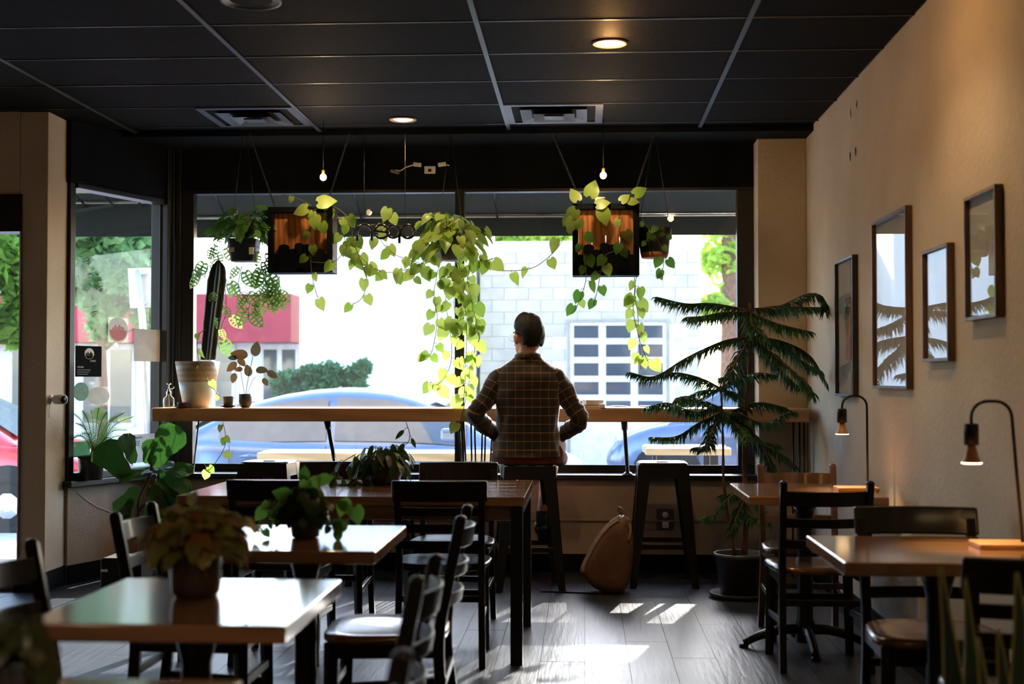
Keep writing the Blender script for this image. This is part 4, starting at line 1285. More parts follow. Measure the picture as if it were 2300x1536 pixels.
# ---- cactus in the big banded pot on the bar
pb = at(443, 911, Y=8.66)
pb.z = BZ1
t = thing('cactus_pot', 'tall dark columnar cactus in a white pot with grey and orange banding', 'plant', pb)
rt, rb_, ph_ = px(50, 8.66), px(31, 8.66), px(105, 8.66)
f = lambda z: rb_ + (rt - rb_) * (z / ph_) ** .9
pot(t, [(rb_ * .9, 0), (rb_, .004), (f(ph_ * .3), ph_ * .3), (f(ph_ * .56), ph_ * .56)], WHITEC)
BAND = bpy.data.materials.new('banded_glaze')
BAND.use_nodes = True
N_, L_ = BAND.node_tree.nodes, BAND.node_tree.links
tc_, wv_, cr_, sx_ = N_.new('ShaderNodeTexCoord'), N_.new('ShaderNodeTexWave'), N_.new('ShaderNodeValToRGB'), N_['Principled BSDF']
wv_.bands_direction = 'Z'
wv_.inputs['Scale'].default_value, wv_.inputs['Distortion'].default_value, wv_.inputs['Detail Scale'].default_value = 9, 1.6, 1.2
cr_.color_ramp.elements[0].color, cr_.color_ramp.elements[1].color = srgb(150, 150, 140), srgb(205, 165, 125)
L_.new(tc_.outputs['Object'], wv_.inputs['Vector'])
L_.new(wv_.outputs['Fac'], cr_.inputs[0])
L_.new(cr_.outputs[0], sx_.inputs['Base Color'])
sx_.inputs['Roughness'].default_value = .5
pot(t, [(f(ph_ * .56) + .0005, ph_ * .56), (f(ph_ * .8) + .0008, ph_ * .8), (rt, ph_), (rt * .95, ph_), (rt * .9, ph_ * .9)], BAND, rt * .88, ph_ * .93, name='band')
pts = [at(x, y, Y=8.66) - pb for x, y in ((467, 808), (472, 760), (480, 690), (487, 630), (490, 600), (490, 584))]
rr = [.040, .042, .048, .050, .036, .006]
path = smooth_path(pts, 4)
mb = MB()
n = 40
vs_ = []
for i, p in enumerate(path):
    u = i / (len(path) - 1) * (len(rr) - 1)
    k = min(int(u), len(rr) - 2)
    r = rr[k] + (rr[k + 1] - rr[k]) * (u - k)
    for j in range(n):
        a = 2 * PI * j / n
        q = r * (1 + .28 * math.cos(5 * a)) * (1 + .03 * math.sin(i * 2.3))
        vs_.append((p.x + q * math.cos(a), p.y + q * math.sin(a), p.z))
k = len(path)
mb.add(vs_, [(i * n + j, i * n + (j + 1) % n, (i + 1) * n + (j + 1) % n, (i + 1) * n + j) for i in range(k - 1) for j in range(n)] + [tuple(range((k - 1) * n, k * n))], True)
mb.build('cactus_column', M('cactus_skin', (.030, .040, .026), .5, c2=(.018, .026, .016), scale=20), t)
vine(t, [(462, 740), (447, 752), (443, 785), (450, 820), (468, 855), (490, 885), (500, 892)], 8.52, [LF_LIME2], 5, .06)
vine(t, [(495, 650), (500, 690), (492, 730), (485, 760)], 8.6, [LF_MON], 4, .09)
vine(t, [(500, 948), (506, 975), (502, 1010), (470, 1055), (458, 1040)], 8.45, [LF_LIME], 6, .06)
# ---- rubber plant and small pots on the bar
pb = at(552, 912, Y=8.62)
pb.z = BZ1
t = thing('rubber_plant', 'small dark-leaved rubber plant in a dark grey cup pot on the bar', 'plant', pb)
pot(t, [(.022, 0), (.032, .004), (.044, .035), (.045, .09), (.041, .09), (.038, .06)], M('olive_ceramic', srgb(70, 72, 62), .45, c2=srgb(58, 60, 52)), .038, .08)
mb = MB()
tp = at(568, 800, Y=8.62) - pb
mb.tube(smooth_path([(0, 0, .08), (.01, 0, .16), tp]), .0022, 6)
mb.tube(smooth_path([(-.005, 0, .08), (-.02, 0, .15), at(535, 800, Y=8.64) - pb]), .0018, 6)
mb.tube(smooth_path([(.005, 0, .08), (.04, 0, .17), (.055, .02, .2)]), .0016, 6)
mb.build('stem', STEM, t)
for x, y, ax, s_ in ((572, 800, (.15, 0, 1), .10), (556, 800, (-1, 0, .25), .12), (562, 842, (-.3, -.1, -.8), .0), (560, 845, (-.2, -.1, 1), .08), (575, 830, (1, -.2, -.05), .085), (535, 803, (-1, 0, .05), .07), (535, 805, (.6, 0, -.6), .07), (532, 815, (-1, 0, -.7), .09), (528, 838, (-.3, 0, -1), .07), (545, 830, (-.9, 0, .1), .06), (600, 835, (.8, .2, -.4), .08), (590, 850, (.6, .2, -.8), .06)):
    if s_:
        add_leaf(t, LF_RUB, at(x, y, Y=8.62) - pb, ax, (.15, -1, .6), s_)
pb = at(513, 912, Y=8.64)
pb.z = BZ1
t = thing('small_pot_on_dish', 'small grey cup standing on a dark dish between cactus and rubber plant', 'cup', pb)
pot(t, [(.02, 0), (.03, .002), (.058, .012), (.06, .016), (.05, .013), (.02, .006)], DARKC, name='dish')
pot(t, [(.028, .007), (.031, .010), (.036, .072), (.0365, .075), (.033, .074), (.029, .02), (.001, .018)], GREYC, name='cup')
pb = at(409, 914, Y=8.545)
pb.z = BZ1
t = thing('ceramic_dish', 'little brown bowl on a rustic saucer by the banded pot', 'bowl', pb)
pot(t, [(.02, 0), (.035, .002), (.058, .009), (.06, .012), (.045, .009), (.01, .006)], M('brown_stoneware', srgb(120, 82, 55), .6, c2=srgb(90, 60, 42)), name='saucer')
pot(t, [(.018, .007), (.026, .01), (.032, .03), (.031, .036), (.027, .034), (.02, .016), (.001, .014)], M('dark_stoneware', srgb(86, 70, 58), .5), name='bowl')
pb = at(379, 912, Y=8.62)
pb.z = BZ1
t = thing('mister_bottle', 'clear glass plant mister with metal pump at the left end of the bar', 'bottle', pb)
pot(t, [(.03, 0), (.034, .004), (.036, .03), (.034, .06), (.018, .075), (.014, .085)], CLEAR, name='glass_body')
MB().lathe([(.015, .083), (.016, .086), (.016, .105), (.008, .108), (.008, .12), (.004, .122), (.004, .15), (.014, .152), (.014, .157), (.001, .158)], 16).build('pump', CHROME, t)
MB().tube([(0, 0, .116), (.035, 0, .132)], .004, 8).build('nozzle', CHROME, t)
MB().tube([(0, 0, .084), (.004, 0, .01)], .002, 6).build('dip_tube', WHITEP, t)
# ---- books, magazine, card on the bar
for k, (x0, x1, dz, hh, cc, lab) in enumerate(((1308, 1356, 0, .022, srgb(150, 130, 105), 'lower brown book of the small pile on the bar right of the man'), (1312, 1352, .022, .03, srgb(205, 195, 175), 'upper cream book of the small pile on the bar right of the man'))):
    pb = at((x0 + x1) / 2, 912, Y=8.66)
    t = thing('book', lab, 'book', (pb.x, 8.66, BZ1 + dz), .15 * k)
    hw_ = px(x1 - x0, 8.66) / 2
    cm = M('book_cover_%d' % k, cc, .7)
    MB().b2((-hw_, -.09, 0), (hw_, .09, .003)).b2((-hw_, -.09, hh - .003), (hw_, .09, hh)).b2((-hw_, -.09, 0), (-hw_ + .004, .09, hh)).build('cover', cm, t)
    MB().b2((-hw_ + .004, -.086, .003), (hw_ - .004, .086, hh - .003)).build('pages', PAPER, t)
pb = at(1350, 917, Y=8.54)
tag(MB().b2((-.012, -.02, 0), (.025, .02, .028)).build('napkin_stack', WHITEP, bevel=.003, loc=(pb.x, 8.54, BZ1)), 'small stack of white napkins on the front edge of the bar', 'napkins')
pb = at(1420, 917, Y=8.6)
t = thing('open_magazine', 'dark magazine lying open on the bar behind the pine branch', 'magazine', (pb.x, 8.62, BZ1))
for s_ in (-1, 1):
    MB().grid([[(s_ * .2 * j / 6, y, .004 + .012 * math.sin(PI * min(1, j / 6 * .9 + .1))) for j in range(7)] for y in (-.12, .12)]).build('page_half', BLKF, t)
# ---- Norfolk pine
def needle_branch(t, pts, Y, dy, ln=.06, dens=150, droop=.75, seed=0):
    r = random.Random(seed)
    loc = t.location
    k = len(pts)
    path = smooth_path([at(x, y, Y=Y + dy * i / (k - 1)) - loc for i, (x, y) in enumerate(pts)], 8)
    n = len(path)
    br = MB().tube(path, [.006 - .0045 * i / (n - 1) for i in range(n)], 6).build('branch', BARK, t)
    vs_, fs = [], []
    L_tot = sum((b - a).length for a, b in zip(path[:-1], path[1:]))
    cnt = int(L_tot * dens)
    for i in range(cnt):
        u = (i + r.random()) / cnt
        q = min(n - 2, int(u * (n - 1)))
        p = path[q].lerp(path[q + 1], u * (n - 1) - q)
        tg = (path[q + 1] - path[q]).normalized()
        sd_ = tg.cross(V(0, 0, 1))
        sd_ = sd_.normalized() if sd_.length > 1e-4 else V(1, 0, 0)
        for s_ in (-1, 1):
            # hanging twig clothed in needles
            l = ln * r.uniform(.5, 1.3) * (1 - .5 * u ** 3) * (.6 + .4 * min(1, u * 5))
            d = (sd_ * s_ * r.uniform(.25, .9) + tg * r.uniform(.25, .7) + V(0, 0, -droop * r.uniform(.5, 1.2))).normalized()
            w_ = d.cross(V(r.uniform(-1, 1), r.uniform(-1, 1), r.uniform(-.2, .2))).normalized() * .0042
            o = len(vs_)
            m_ = p + d * l * .6 + V(0, 0, .012 * l / .06)
            vs_ += [p - w_ * .7, p + w_ * .7, m_ + w_, m_ - w_, p + d * l]
            fs += [(o, o + 1, o + 2, o + 3), (o + 3, o + 2, o + 4)]
    MB().add(vs_, fs).build('needles', L_PINE, br, kind='stuff', recalc=False)
pp = at(1663, 1345, Y=7.95)
pp.z = 0
YN = 7.95
t = thing('norfolk_pine', 'tall potted Norfolk Island pine with drooping tiered branches in the right corner', 'plant', pp)
pot(t, [(.10, 0), (.17, .006), (.185, .03), (.178, .034), (.15, .02)], DARKC, name='saucer')
pot(t, [(.105, .02), (.115, .024), (.145, .23), (.155, .235), (.155, .26), (.145, .26), (.138, .22)], DARKC, .138, .225)
def trunk(pts, r0, r1):
    pa = smooth_path([at(x, y, Y=YN) - pp for x, y in pts], 5)
    MB().tube(pa, [r0 + (r1 - r0) * i / (len(pa) - 1) + .0015 * math.sin(i * 2.1) for i in range(len(pa))], 10).build('trunk', BARK, t)
trunk([(1672, 1245), (1676, 1150), (1672, 1040), (1674, 940), (1682, 840), (1686, 760), (1684, 680)], .019, .008)
trunk([(1650, 1248), (1638, 1180), (1626, 1090), (1624, 1000), (1622, 920), (1618, 866)], .011, .005)
BR = [([(1684, 697), (1600, 682), (1540, 682), (1476, 667)], .15), ([(1684, 700), (1625, 702), (1580, 710), (1545, 712)], -.25), ([(1688, 694), (1750, 688), (1815, 660), (1848, 668), (1852, 700)], -.05), ([(1690, 697), (1745, 688), (1800, 690), (1838, 690)], .25), ([(1690, 704), (1750, 728), (1822, 745)], -.3), ([(1686, 700), (1690, 730), (1720, 760)], -.3),
      ([(1688, 756), (1620, 768), (1540, 805), (1470, 845), (1415, 836)], -.1), ([(1694, 756), (1760, 768), (1820, 800), (1858, 862)], -.05), ([(1692, 758), (1740, 800), (1800, 850), (1825, 890)], -.3), ([(1684, 760), (1660, 800), (1640, 840), (1625, 848)], -.3), ([(1690, 756), (1725, 800), (1760, 840), (1790, 870)], .2), ([(1690, 757), (1750, 775), (1800, 810), (1840, 835)], .2),
      ([(1618, 872), (1580, 852), (1530, 838), (1495, 838)], -.15), ([(1618, 872), (1650, 852), (1700, 838), (1742, 842)], -.15), ([(1618, 876), (1575, 878), (1545, 892), (1530, 905)], .15), ([(1620, 874), (1640, 880), (1665, 895)], .2),
      ([(1622, 912), (1560, 925), (1500, 905), (1452, 915)], -.2), ([(1622, 918), (1580, 900), (1540, 890), (1520, 900)], -.3), ([(1624, 925), (1570, 950), (1520, 980), (1462, 982)], -.2), ([(1624, 925), (1660, 930), (1720, 950), (1770, 925)], -.2), ([(1640, 925), (1700, 905), (1750, 912), (1782, 925)], .1), ([(1640, 930), (1690, 970), (1720, 1020), (1735, 1060)], -.15), ([(1640, 935), (1700, 985), (1750, 1000)], .15), ([(1624, 930), (1600, 965), (1590, 1000), (1560, 1005)], -.3), ([(1630, 935), (1660, 960), (1680, 990)], -.35),
      ([(1673, 1110), (1640, 1115), (1605, 1155), (1588, 1160)], -.1), ([(1673, 1120), (1655, 1160), (1640, 1200)], -.15), ([(1675, 1110), (1705, 1130), (1725, 1180)], -.1), ([(1673, 1140), (1690, 1160), (1712, 1165)], -.2), ([(1673, 1105), (1645, 1108), (1618, 1112)], .1), ([(1675, 1080), (1720, 1090), (1745, 1120)], .1), ([(1685, 990), (1720, 1020), (1745, 1070)], .1), ([(1683, 990), (1740, 1010), (1790, 1050)], .15)]
for i, (pts, dy) in enumerate(BR):
    needle_branch(t, pts, YN, dy, .105 if i < 12 else .09, 300, .9, i)
# ---- table plants
def table_plant(nm, label, x, y, z=.75):
    return thing(nm, label, 'plant', (x, y, z))
# crinkled variegated plant, front table
pb = at(440, 1338, Z=.75)
t = table_plant('variegated_plant', 'crinkly variegated plant in a squat brown pot on the front left table', pb.x, pb.y)
S3 = pb.y / FPX
pot(t, [(45 * S3, 0), (53 * S3, .012), (56 * S3, .03), (57 * S3, .115), (55 * S3, .118), (52 * S3, .116), (50 * S3, .09)], M('brown_glaze', srgb(72, 58, 48), .45, c2=srgb(60, 47, 38), scale=14), 50 * S3, .105)
MB().b2((35 * S3, -47 * S3, .05), (37 * S3, -43 * S3, .09)).build('glaze_patch', M('rust_patch', srgb(150, 85, 50), .5), t)
cluster(t, (0, 0, .15), (.105, .085, .075), [LF_COL, LF_COL, LF_COL2], 85, .062, origin=(0, 0, .11), hang=.25)
# round dark-leaved plant, middle table
pb = at(686, 1207, Z=.75)
t = table_plant('round_leaf_plant', 'round bushy plant with broad dark leaves in a black pot on the middle table', pb.x, pb.y)
pot(t, [(.035, 0), (.045, .004), (.052, .05), (.05, .075), (.046, .075), (.044, .05)], DARKC, .044, .068)
cluster(t, (0, 0, .118), (.075, .07, .06), [LF_DARK], 60, .075, origin=(0, 0, .07), hang=1.0)
for x, y, ax, s_ in ((683, 1075, (.0, 0, 1), .045), (718, 1080, (.8, 0, .3), .05), (690, 1095, (-.3, 0, .8), .05), (700, 1090, (.5, -.3, .5), .05), (650, 1115, (-.8, -.3, .3), .06)):
    add_leaf(t, LF_GREEN, at(x, y, Y=pb.y - .02) - pb, ax, (0, -1, .4), s_)
vine(t, [(735, 1120), (760, 1125), (780, 1128), (790, 1150), (775, 1185)], pb.y - .03, [LF_GREEN], 5, .06)
vine(t, [(735, 1150), (750, 1175), (755, 1195)], pb.y - .05, [LF_GREEN, LF_DARK], 4, .04)
vine(t, [(645, 1125), (615, 1125), (605, 1140), (612, 1160)], pb.y - .03, [LF_GREEN], 6, .045)
vine(t, [(640, 1160), (600, 1175), (585, 1180), (590, 1195)], pb.y - .04, [LF_GREEN], 4, .03)
# trailing hoya, long table
pb = at(863, 1088, Z=.75)
t = table_plant('trailing_hoya', 'trailing dark green plant in a round black pot on the long table', pb.x, pb.y)
pot(t, [(.05, 0), (.07, .006), (.092, .05), (.085, .1), (.075, .11), (.07, .1)], DARKC, .07, .1)
cluster(t, (0, 0, .13), (.15, .12, .075), [LF_HOYA], 70, .105, origin=(0, 0, .1), hang=.9)
vine(t, [(850, 1060), (815, 1070), (785, 1080), (760, 1070), (768, 1040), (800, 1020)], pb.y - .05, [LF_HOYA], 12, .1)
vine(t, [(845, 1070), (800, 1085), (770, 1088), (750, 1090)], pb.y - .1, [LF_HOYA], 8, .1)
vine(t, [(870, 1040), (890, 1010), (915, 995), (920, 975), (912, 948)], pb.y, [LF_HOYA], 5, .08)
# dark plant at the bottom-left corner
pb = at(40, 1470, Y=2.12)
t = table_plant('leafy_corner_plant', 'dark leafy plant in a black pot at the bottom left corner', pb.x, 2.12)
pot(t, [(.035, 0), (.045, .004), (.046, .075), (.048, .08), (.043, .08), (.04, .06)], DARKC, .042, .07)
cluster(t, (0, 0, .105), (.055, .05, .05), [LF_OLIVE], 34, .06, origin=(0, 0, .075), hang=.9)
# snake plant bottom right
ps = at(2235, 1536, Y=3.02)
t = thing('snake_plant', 'snake plant with yellow-edged sword leaves at the bottom right corner', 'plant', (ps.x, 3.02, 0))
pot(t, [(.10, 0), (.11, .005), (.13, .22), (.14, .225), (.14, .25), (.13, .25), (.125, .2)], DARKC, .125, .21)
def sword(base, tip, w_, bend):
    base, tip = V(*base), V(*tip)
    rows, rl, rr_ = [], [], []
    n_ = 10
    for i in range(n_ + 1):
        u = i / n_
        c = base.lerp(tip, u) + V(bend * math.sin(PI * u), 0, 0)
        ww = w_ * (.55 + .45 * math.sin(PI * min(1, u * 1.1 + .1))) * (1 - u ** 4)
        tw = .4 * math.sin(u * 2 + base.x * 30)
        d = V(math.cos(tw), math.sin(tw), 0)
        rows.append([c - d * ww, c + V(0, .012 * (1 - u), 0), c + d * ww])
        rl.append([c - d * (ww + .0045), c - d * ww])
        rr_.append([c + d * ww, c + d * (ww + .0045)])
    o = MB().grid(rows).build('leaf', L_SNAKE, t, recalc=False)
    MB().grid(rl).grid(rr_).build('leaf_margin', L_YEDGE, o, recalc=False)
for (x, y, b, w_, yo) in ((2112, 1272, -.07, .024, 0), (2168, 1300, -.03, .024, .06), (2284, 1285, .06, .032, .02), (2242, 1412, .01, .03, -.06), (2306, 1395, .08, .03, -.07), (2196, 1432, -.03, .022, -.09)):
    tp = at(x, y, Y=3.02 + yo) - t.location
    sword((b, yo, .2), tp, w_ * 1.1, .01)
# ---- palm on the bay sill and fiddle-leaf fig
def sill_pt(tt, d):
    q = A + AD * tt + AN * d
    return V(q.x, q.y, SILL)
ps = sill_pt(.16, -.0)
ps = V(at(205, 1060, Y=8.30).x, 8.30, SILL)
t = thing('cycad_palm', 'small feathery cycad palm in a black pot on the angled window sill', 'plant', ps)
pot(t, [(.06, 0), (.068, .004), (.08, .12), (.085, .15), (.078, .15), (.072, .12)], DARKC, .072, .135)
org = V(.02, 0, .16)
MB().lathe([(.02, .13), (.028, .16), (.02, .19), (.005, .2)], 12, (.02, 0, 0)).build('stump', BARK, t)
for i, (x, y, dy) in enumerate(((160, 925, 0), (185, 922, -.1), (205, 920, .1), (240, 925, -.05), (262, 935, .1), (300, 935, 0), (285, 965, -.15), (280, 925, .05), (170, 950, -.15), (160, 985, -.05), (300, 985, -.1), (222, 915, 0), (185, 975, -.2), (260, 990, -.2))):
    tip = at(x, y, Y=8.28 + dy) - ps
    mid = (org + tip) / 2 + V(0, 0, .06)
    path = smooth_path([org, mid, tip], 8)
    fr_ = MB().tube(path, .002, 5).build('frond', L_DARK, t)
    vs_, fs = [], []
    for k in range(1, len(path) - 1):
        for h in (0, .5):
            p = path[k].lerp(path[k + 1], h)
            tg = (path[k + 1] - path[k]).normalized()
            sd_ = tg.cross(V(0, .5, 1)).normalized()
            u = k / len(path)
            for s_ in (-1, 1):
                l = .06 * math.sin(PI * min(1, u * .8 + .2))
                d = (sd_ * s_ + tg * .5 + V(0, 0, .25)).normalized()
                w_ = tg * .0028
                o = len(vs_)
                vs_ += [p - w_, p + w_, p + d * l]
                fs.append((o, o + 1, o + 2))
    MB().add(vs_, fs).build('leaflets', L_MONST, fr_, kind='stuff', recalc=False)
pf = at(285, 1285, Y=7.75)
pf = V(pf.x, 7.75, 0)
t = thing('fiddle_leaf_fig', 'fiddle-leaf fig with huge glossy leaves in a black box planter on the floor', 'plant', pf)
MB().b2((-.12, -.11, 0), (.12, .11, .24)).build('planter', METALB, t, bevel=.01)
MB().b2((-.115, -.113, .165), (-.075, -.109, .18)).build('planter_label', WHITEP, t)
MB().b2((-.105, -.1, .22), (.105, .1, .243)).build('soil', SOIL, t)
FI = lambda x, y, dy=0: at(x, y, Y=7.75 + dy) - pf
mb = MB()
mb.tube(smooth_path([(.05, 0, .22), FI(308, 1180), FI(312, 1120), FI(335, 1070), FI(343, 1035)]), .0095, 8)
mb.tube(smooth_path([(.05, 0, .22), FI(312, 1150), FI(335, 1125), FI(350, 1065)]), .007, 8)
mb.build('stem', BARK, t)
for (x, y, ax, nm, s_) in ((285, 1070, (-.75, 0, .85), (.2, -1, .3), .26), (343, 1045, (.55, 0, .9), (.0, -1, .3), .27), (300, 1040, (-.2, -.2, 1), (.9, -.6, .2), .18), (320, 1060, (.8, -.2, .25), (-.1, -.5, 1), .2), (345, 1050, (1, -.1, .0), (.1, -.5, 1), .24), (340, 1062, (-1, -.2, -.05), (0, -.6, 1), .19), (310, 1095, (-.6, -.2, -.8), (-.2, -1, .3), .2), (300, 1120, (-.4, -.3, -.9), (-.2, -1, .2), .14), (350, 1080, (.6, 0, -.9), (.2, -1, .3), .2), (365, 1060, (.8, 0, -.7), (.2, -.8, .5), .2), (345, 1090, (.2, -.2, -1), (.2, -1, .3), .2), (352, 1100, (.5, 0, -.7), (-.4, -1, .3), .17), (330, 1040, (.1, .3, 1), (0, -1, .2), .15)):
    add_leaf(t, LF_FIG, FI(x, y, random.uniform(-.06, .06)), ax, nm, s_)
# ================================================================== THE SEATED MAN
MX, MY = -.345, 8.26
man = thing('person', 'man in dark checked flannel shirt and red shorts sitting at the window bar', 'person', (MX, MY, 0), .03)
SKIN = M('skin', srgb(215, 165, 138), .55, c2=srgb(190, 134, 108), scale=12)
HAIRM = M('dark_hair', (.007, .0065, .0065), .6, spec=.3, c2=(.014, .012, .011), scale=60, stretch=(1, 1, .3), bump=.5)
SHORT = M('red_cotton', srgb(128, 52, 48), .85, c2=srgb(108, 42, 40), scale=9, bump=.3, bscale=60, sheen=.3)
def shirt_mat():
    m = bpy.data.materials.new('checked_flannel')
    m.use_nodes = True
    N, L = m.node_tree.nodes, m.node_tree.links
    b = N['Principled BSDF']
    uv = N.new('ShaderNodeUVMap')
    sp = N.new('ShaderNodeSeparateXYZ')
    L.new(uv.outputs[0], sp.inputs[0])
    def line(out, period, width, off):
        a = N.new('ShaderNodeMath')
        a.operation = 'MULTIPLY_ADD'
        a.inputs[1].default_value, a.inputs[2].default_value = 1 / period, off
        L.new(out, a.inputs[0])
        f = N.new('ShaderNodeMath')
        f.operation = 'FRACT'
        L.new(a.outputs[0], f.inputs[0])
        c = N.new('ShaderNodeMath')
        c.operation = 'LESS_THAN'
        c.inputs[1].default_value = width
        L.new(f.outputs[0], c.inputs[0])
        return c.outputs[0]
    lu, lv = line(sp.outputs['X'], .056, .07, .5), line(sp.outputs['Y'], .052, .075, .2)
    wu, wv = line(sp.outputs['X'], .112, .5, .3), line(sp.outputs['Y'], .104, .5, .1)
    nz = N.new('ShaderNodeTexNoise')
    nz.inputs['Scale'].default_value = 90
    L.new(uv.outputs[0], nz.inputs['Vector'])
    def mixc(fac, c1, c2, k=1.):
        mx = N.new('ShaderNodeMixRGB')
        if k != 1.:
            mm = N.new('ShaderNodeMath')
            mm.operation = 'MULTIPLY'
            mm.inputs[1].default_value = k
            L.new(fac, mm.inputs[0])
            fac = mm.outputs[0]
        L.new(fac, mx.inputs[0])
        for i, c in ((1, c1), (2, c2)):
            if isinstance(c, tuple):
                mx.inputs[i].default_value = c
            else:
                L.new(c, mx.inputs[i])
        return mx.outputs[0]
    base = mixc(wu, srgb(54, 50, 44), srgb(42, 46, 46))
    base = mixc(wv, base, srgb(58, 47, 38), .6)
    base = mixc(nz.outputs['Fac'], base, srgb(28, 25, 24), .5)
    base = mixc(lu, base, srgb(150, 108, 70), .6)
    base = mixc(lv, base, srgb(180, 134, 90), .75)
    L.new(base, b.inputs['Base Color'])
    b.inputs['Roughness'].default_value = .9
    b.inputs['Sheen Weight'].default_value = .4
    b.inputs['Specular IOR Level'].default_value = .2
    return m
SHIRT = shirt_mat()
class UV(MB):
    def sheet(s, rows, uvs):
        s.uv = s.uv or []
        s.uv += [u for r in uvs for u in r]
        return s.grid(rows)
def wob(p, k, a):
    return a * noise.noise(V(*p) * k) + a * .5 * noise.noise(V(*p) * k * 2.3 + V(5, 1, 2))
# --- body: one continuous skin surface
E_L, W_L = V(-.318, -.055, 1.06), V(-.185, .15, .915)
E_R, W_R = V(.318, -.055, 1.03), V(.185, .15, .91)
HS = 1.1
HC, HR = V(0, .03, 1.535), Matrix.Rotation(math.radians(36), 3, 'Z') @ Matrix.Rotation(math.radians(-4), 3, 'X')
def hp(x, y, z):
    return HC + HR @ (V(x, y, z) * HS)
def ball(mb, c, r3, rot=None, n=16, m=12):
    rows = []
    for i in range(m + 1):
        a = -PI / 2 + PI * i / m
        rr = []
        for j in range(n):
            b = 2 * PI * j / n
            q = V(r3[0] * math.cos(a) * math.cos(b), r3[1] * math.cos(a) * math.sin(b), r3[2] * math.sin(a))
            rr.append((rot @ q if rot else q) + V(*c))
        rows.append(rr)
    vs_ = [p for r in rows for p in r]
    mb.add(vs_, [(i * n + j, i * n + (j + 1) % n, (i + 1) * n + (j + 1) % n, (i + 1) * n + j) for i in range(m) for j in range(n)], True)
bd = MB()
bd.loft([((0, 0, .775), .15, .12), ((0, 0, .82), .17, .13), ((0, -.01, .92), .155, .115), ((0, -.02, 1.05), .155, .11), ((0, -.02, 1.18), .18, .115), ((0, -.01, 1.28), .165, .10), ((0, 0, 1.33), .13, .08), ((0, .005, 1.38), .09, .07), ((0, .01, 1.43), .056, .058), ((0, .022, 1.50), .052, .056)], 24)
for E_, W_, s_ in ((E_L, W_L, -1), (E_R, W_R, 1)):
    bd.tube([(s_ * .12, -.005, 1.282), (s_ * .165, -.010, 1.27), (s_ * .205, -.022, 1.21), E_.lerp(V(s_ * .215, -.03, 1.2), .5), E_, (E_ + W_) / 2, W_], [.045, .047, .045, .042, .038, .038, .03], 14)
    pc_ = W_ + V(-s_ * .012, .07, .026)
    bd.tube([W_, W_ + V(-s_ * .004, .03, .014), pc_, pc_ + V(-s_ * .004, .03, .0)], [.029, .033, .036, .026], 12)
    for k in range(4):     # fingers resting on the thigh
        o = (k - 1.5) * .021
        ln = (.062, .072, .068, .054)[k]
        b0_ = pc_ + V(o, .02, .002)
        bd.tube([b0_, b0_ + V(o * .15, ln * .5, .008), b0_ + V(o * .2, ln * .85, -.004), b0_ + V(o * .2, ln, -.016)], [.0105, .0098, .009, .0075], 8)
    b0_ = W_ + V(-s_ * .03, .045, .018)
    bd.tube([b0_, b0_ + V(-s_ * .022, .022, .002), b0_ + V(-s_ * .032, .048, -.004)], [.013, .011, .009], 8)
    KN = V(s_ * .15, .42, .835)
    AN_ = V(s_ * .085, .17, .40)
    bd.tube([(s_ * .09, .0, .855), (s_ * .12, .2, .85), KN, KN + V(0, .01, -.03)], [.085, .078, .06, .055], 14)
    bd.tube([KN, KN.lerp(AN_, .3) + V(0, -.03, 0), KN.lerp(AN_, .65), AN_], [.055, .058, .044, .034], 14)
    bd.tube([AN_, AN_ + V(.0, .02, -.05), AN_ + V(s_ * .01, .10, -.09), AN_ + V(s_ * .015, .17, -.11)], [.034, .038, .036, .022], 12)
ball(bd, hp(0, -.005, .012), (.073 * HS, .094 * HS, .105 * HS), HR)
ball(bd, hp(0, .03, -.055), (.055 * HS, .062 * HS, .062 * HS), HR)
ball(bd, hp(0, .074, -.095), (.026, .022, .02), HR)
ball(bd, hp(0, .070, -.045), (.042, .024, .045), HR)
bd.tube([hp(0, .084, .02), hp(0, .100, -.008), hp(0, .112, -.030), hp(0, .092, -.040)], [.010, .011, .014, .011], 10)
for s_ in (-1, 1):
    ball(bd, hp(s_ * .083, -.004, -.014), (.013, .021, .034), HR @ Matrix.Rotation(s_ * -.3, 3, 'Z'))
    ball(bd, hp(s_ * .017, .104, -.036), (.009, .009, .007), HR)
body = bd.build('body', SKIN, man)
rm = body.modifiers.new('remesh', 'REMESH')
rm.mode, rm.voxel_size, rm.use_smooth_shade = 'VOXEL', .0055, True
sm_ = body.modifiers.new('smooth', 'SMOOTH')
sm_.factor, sm_.iterations = .5, 4
# face details
for s_ in (-1, 1):
    mb = MB()
    ball(mb, hp(s_ * .031, .084, .008), (.012, .010, .010), HR, 12, 8)
    ey = mb.build('eye', WHITEC, man)
    mb = MB()
    ball(mb, hp(s_ * .031, .0925, .008), (.005, .003, .005), HR, 10, 6)
    mb.build('iris', M('iris', (.03, .018, .01), .2), ey)
    MB().tube([hp(s_ * .014, .088, .03), hp(s_ * .032, .084, .036), hp(s_ * .05, .072, .03)], [.003, .0045, .003], 6).build('eyebrow', HAIRM, man)
MB().tube([hp(-.022, .078, -.062), hp(-.01, .0865, -.060), hp(0, .088, -.062), hp(.01, .0865, -.060), hp(.022, .078, -.062)], [.002, .005, .0045, .005, .002], 8).build('lips', M('lip', srgb(170, 95, 85), .5), man)
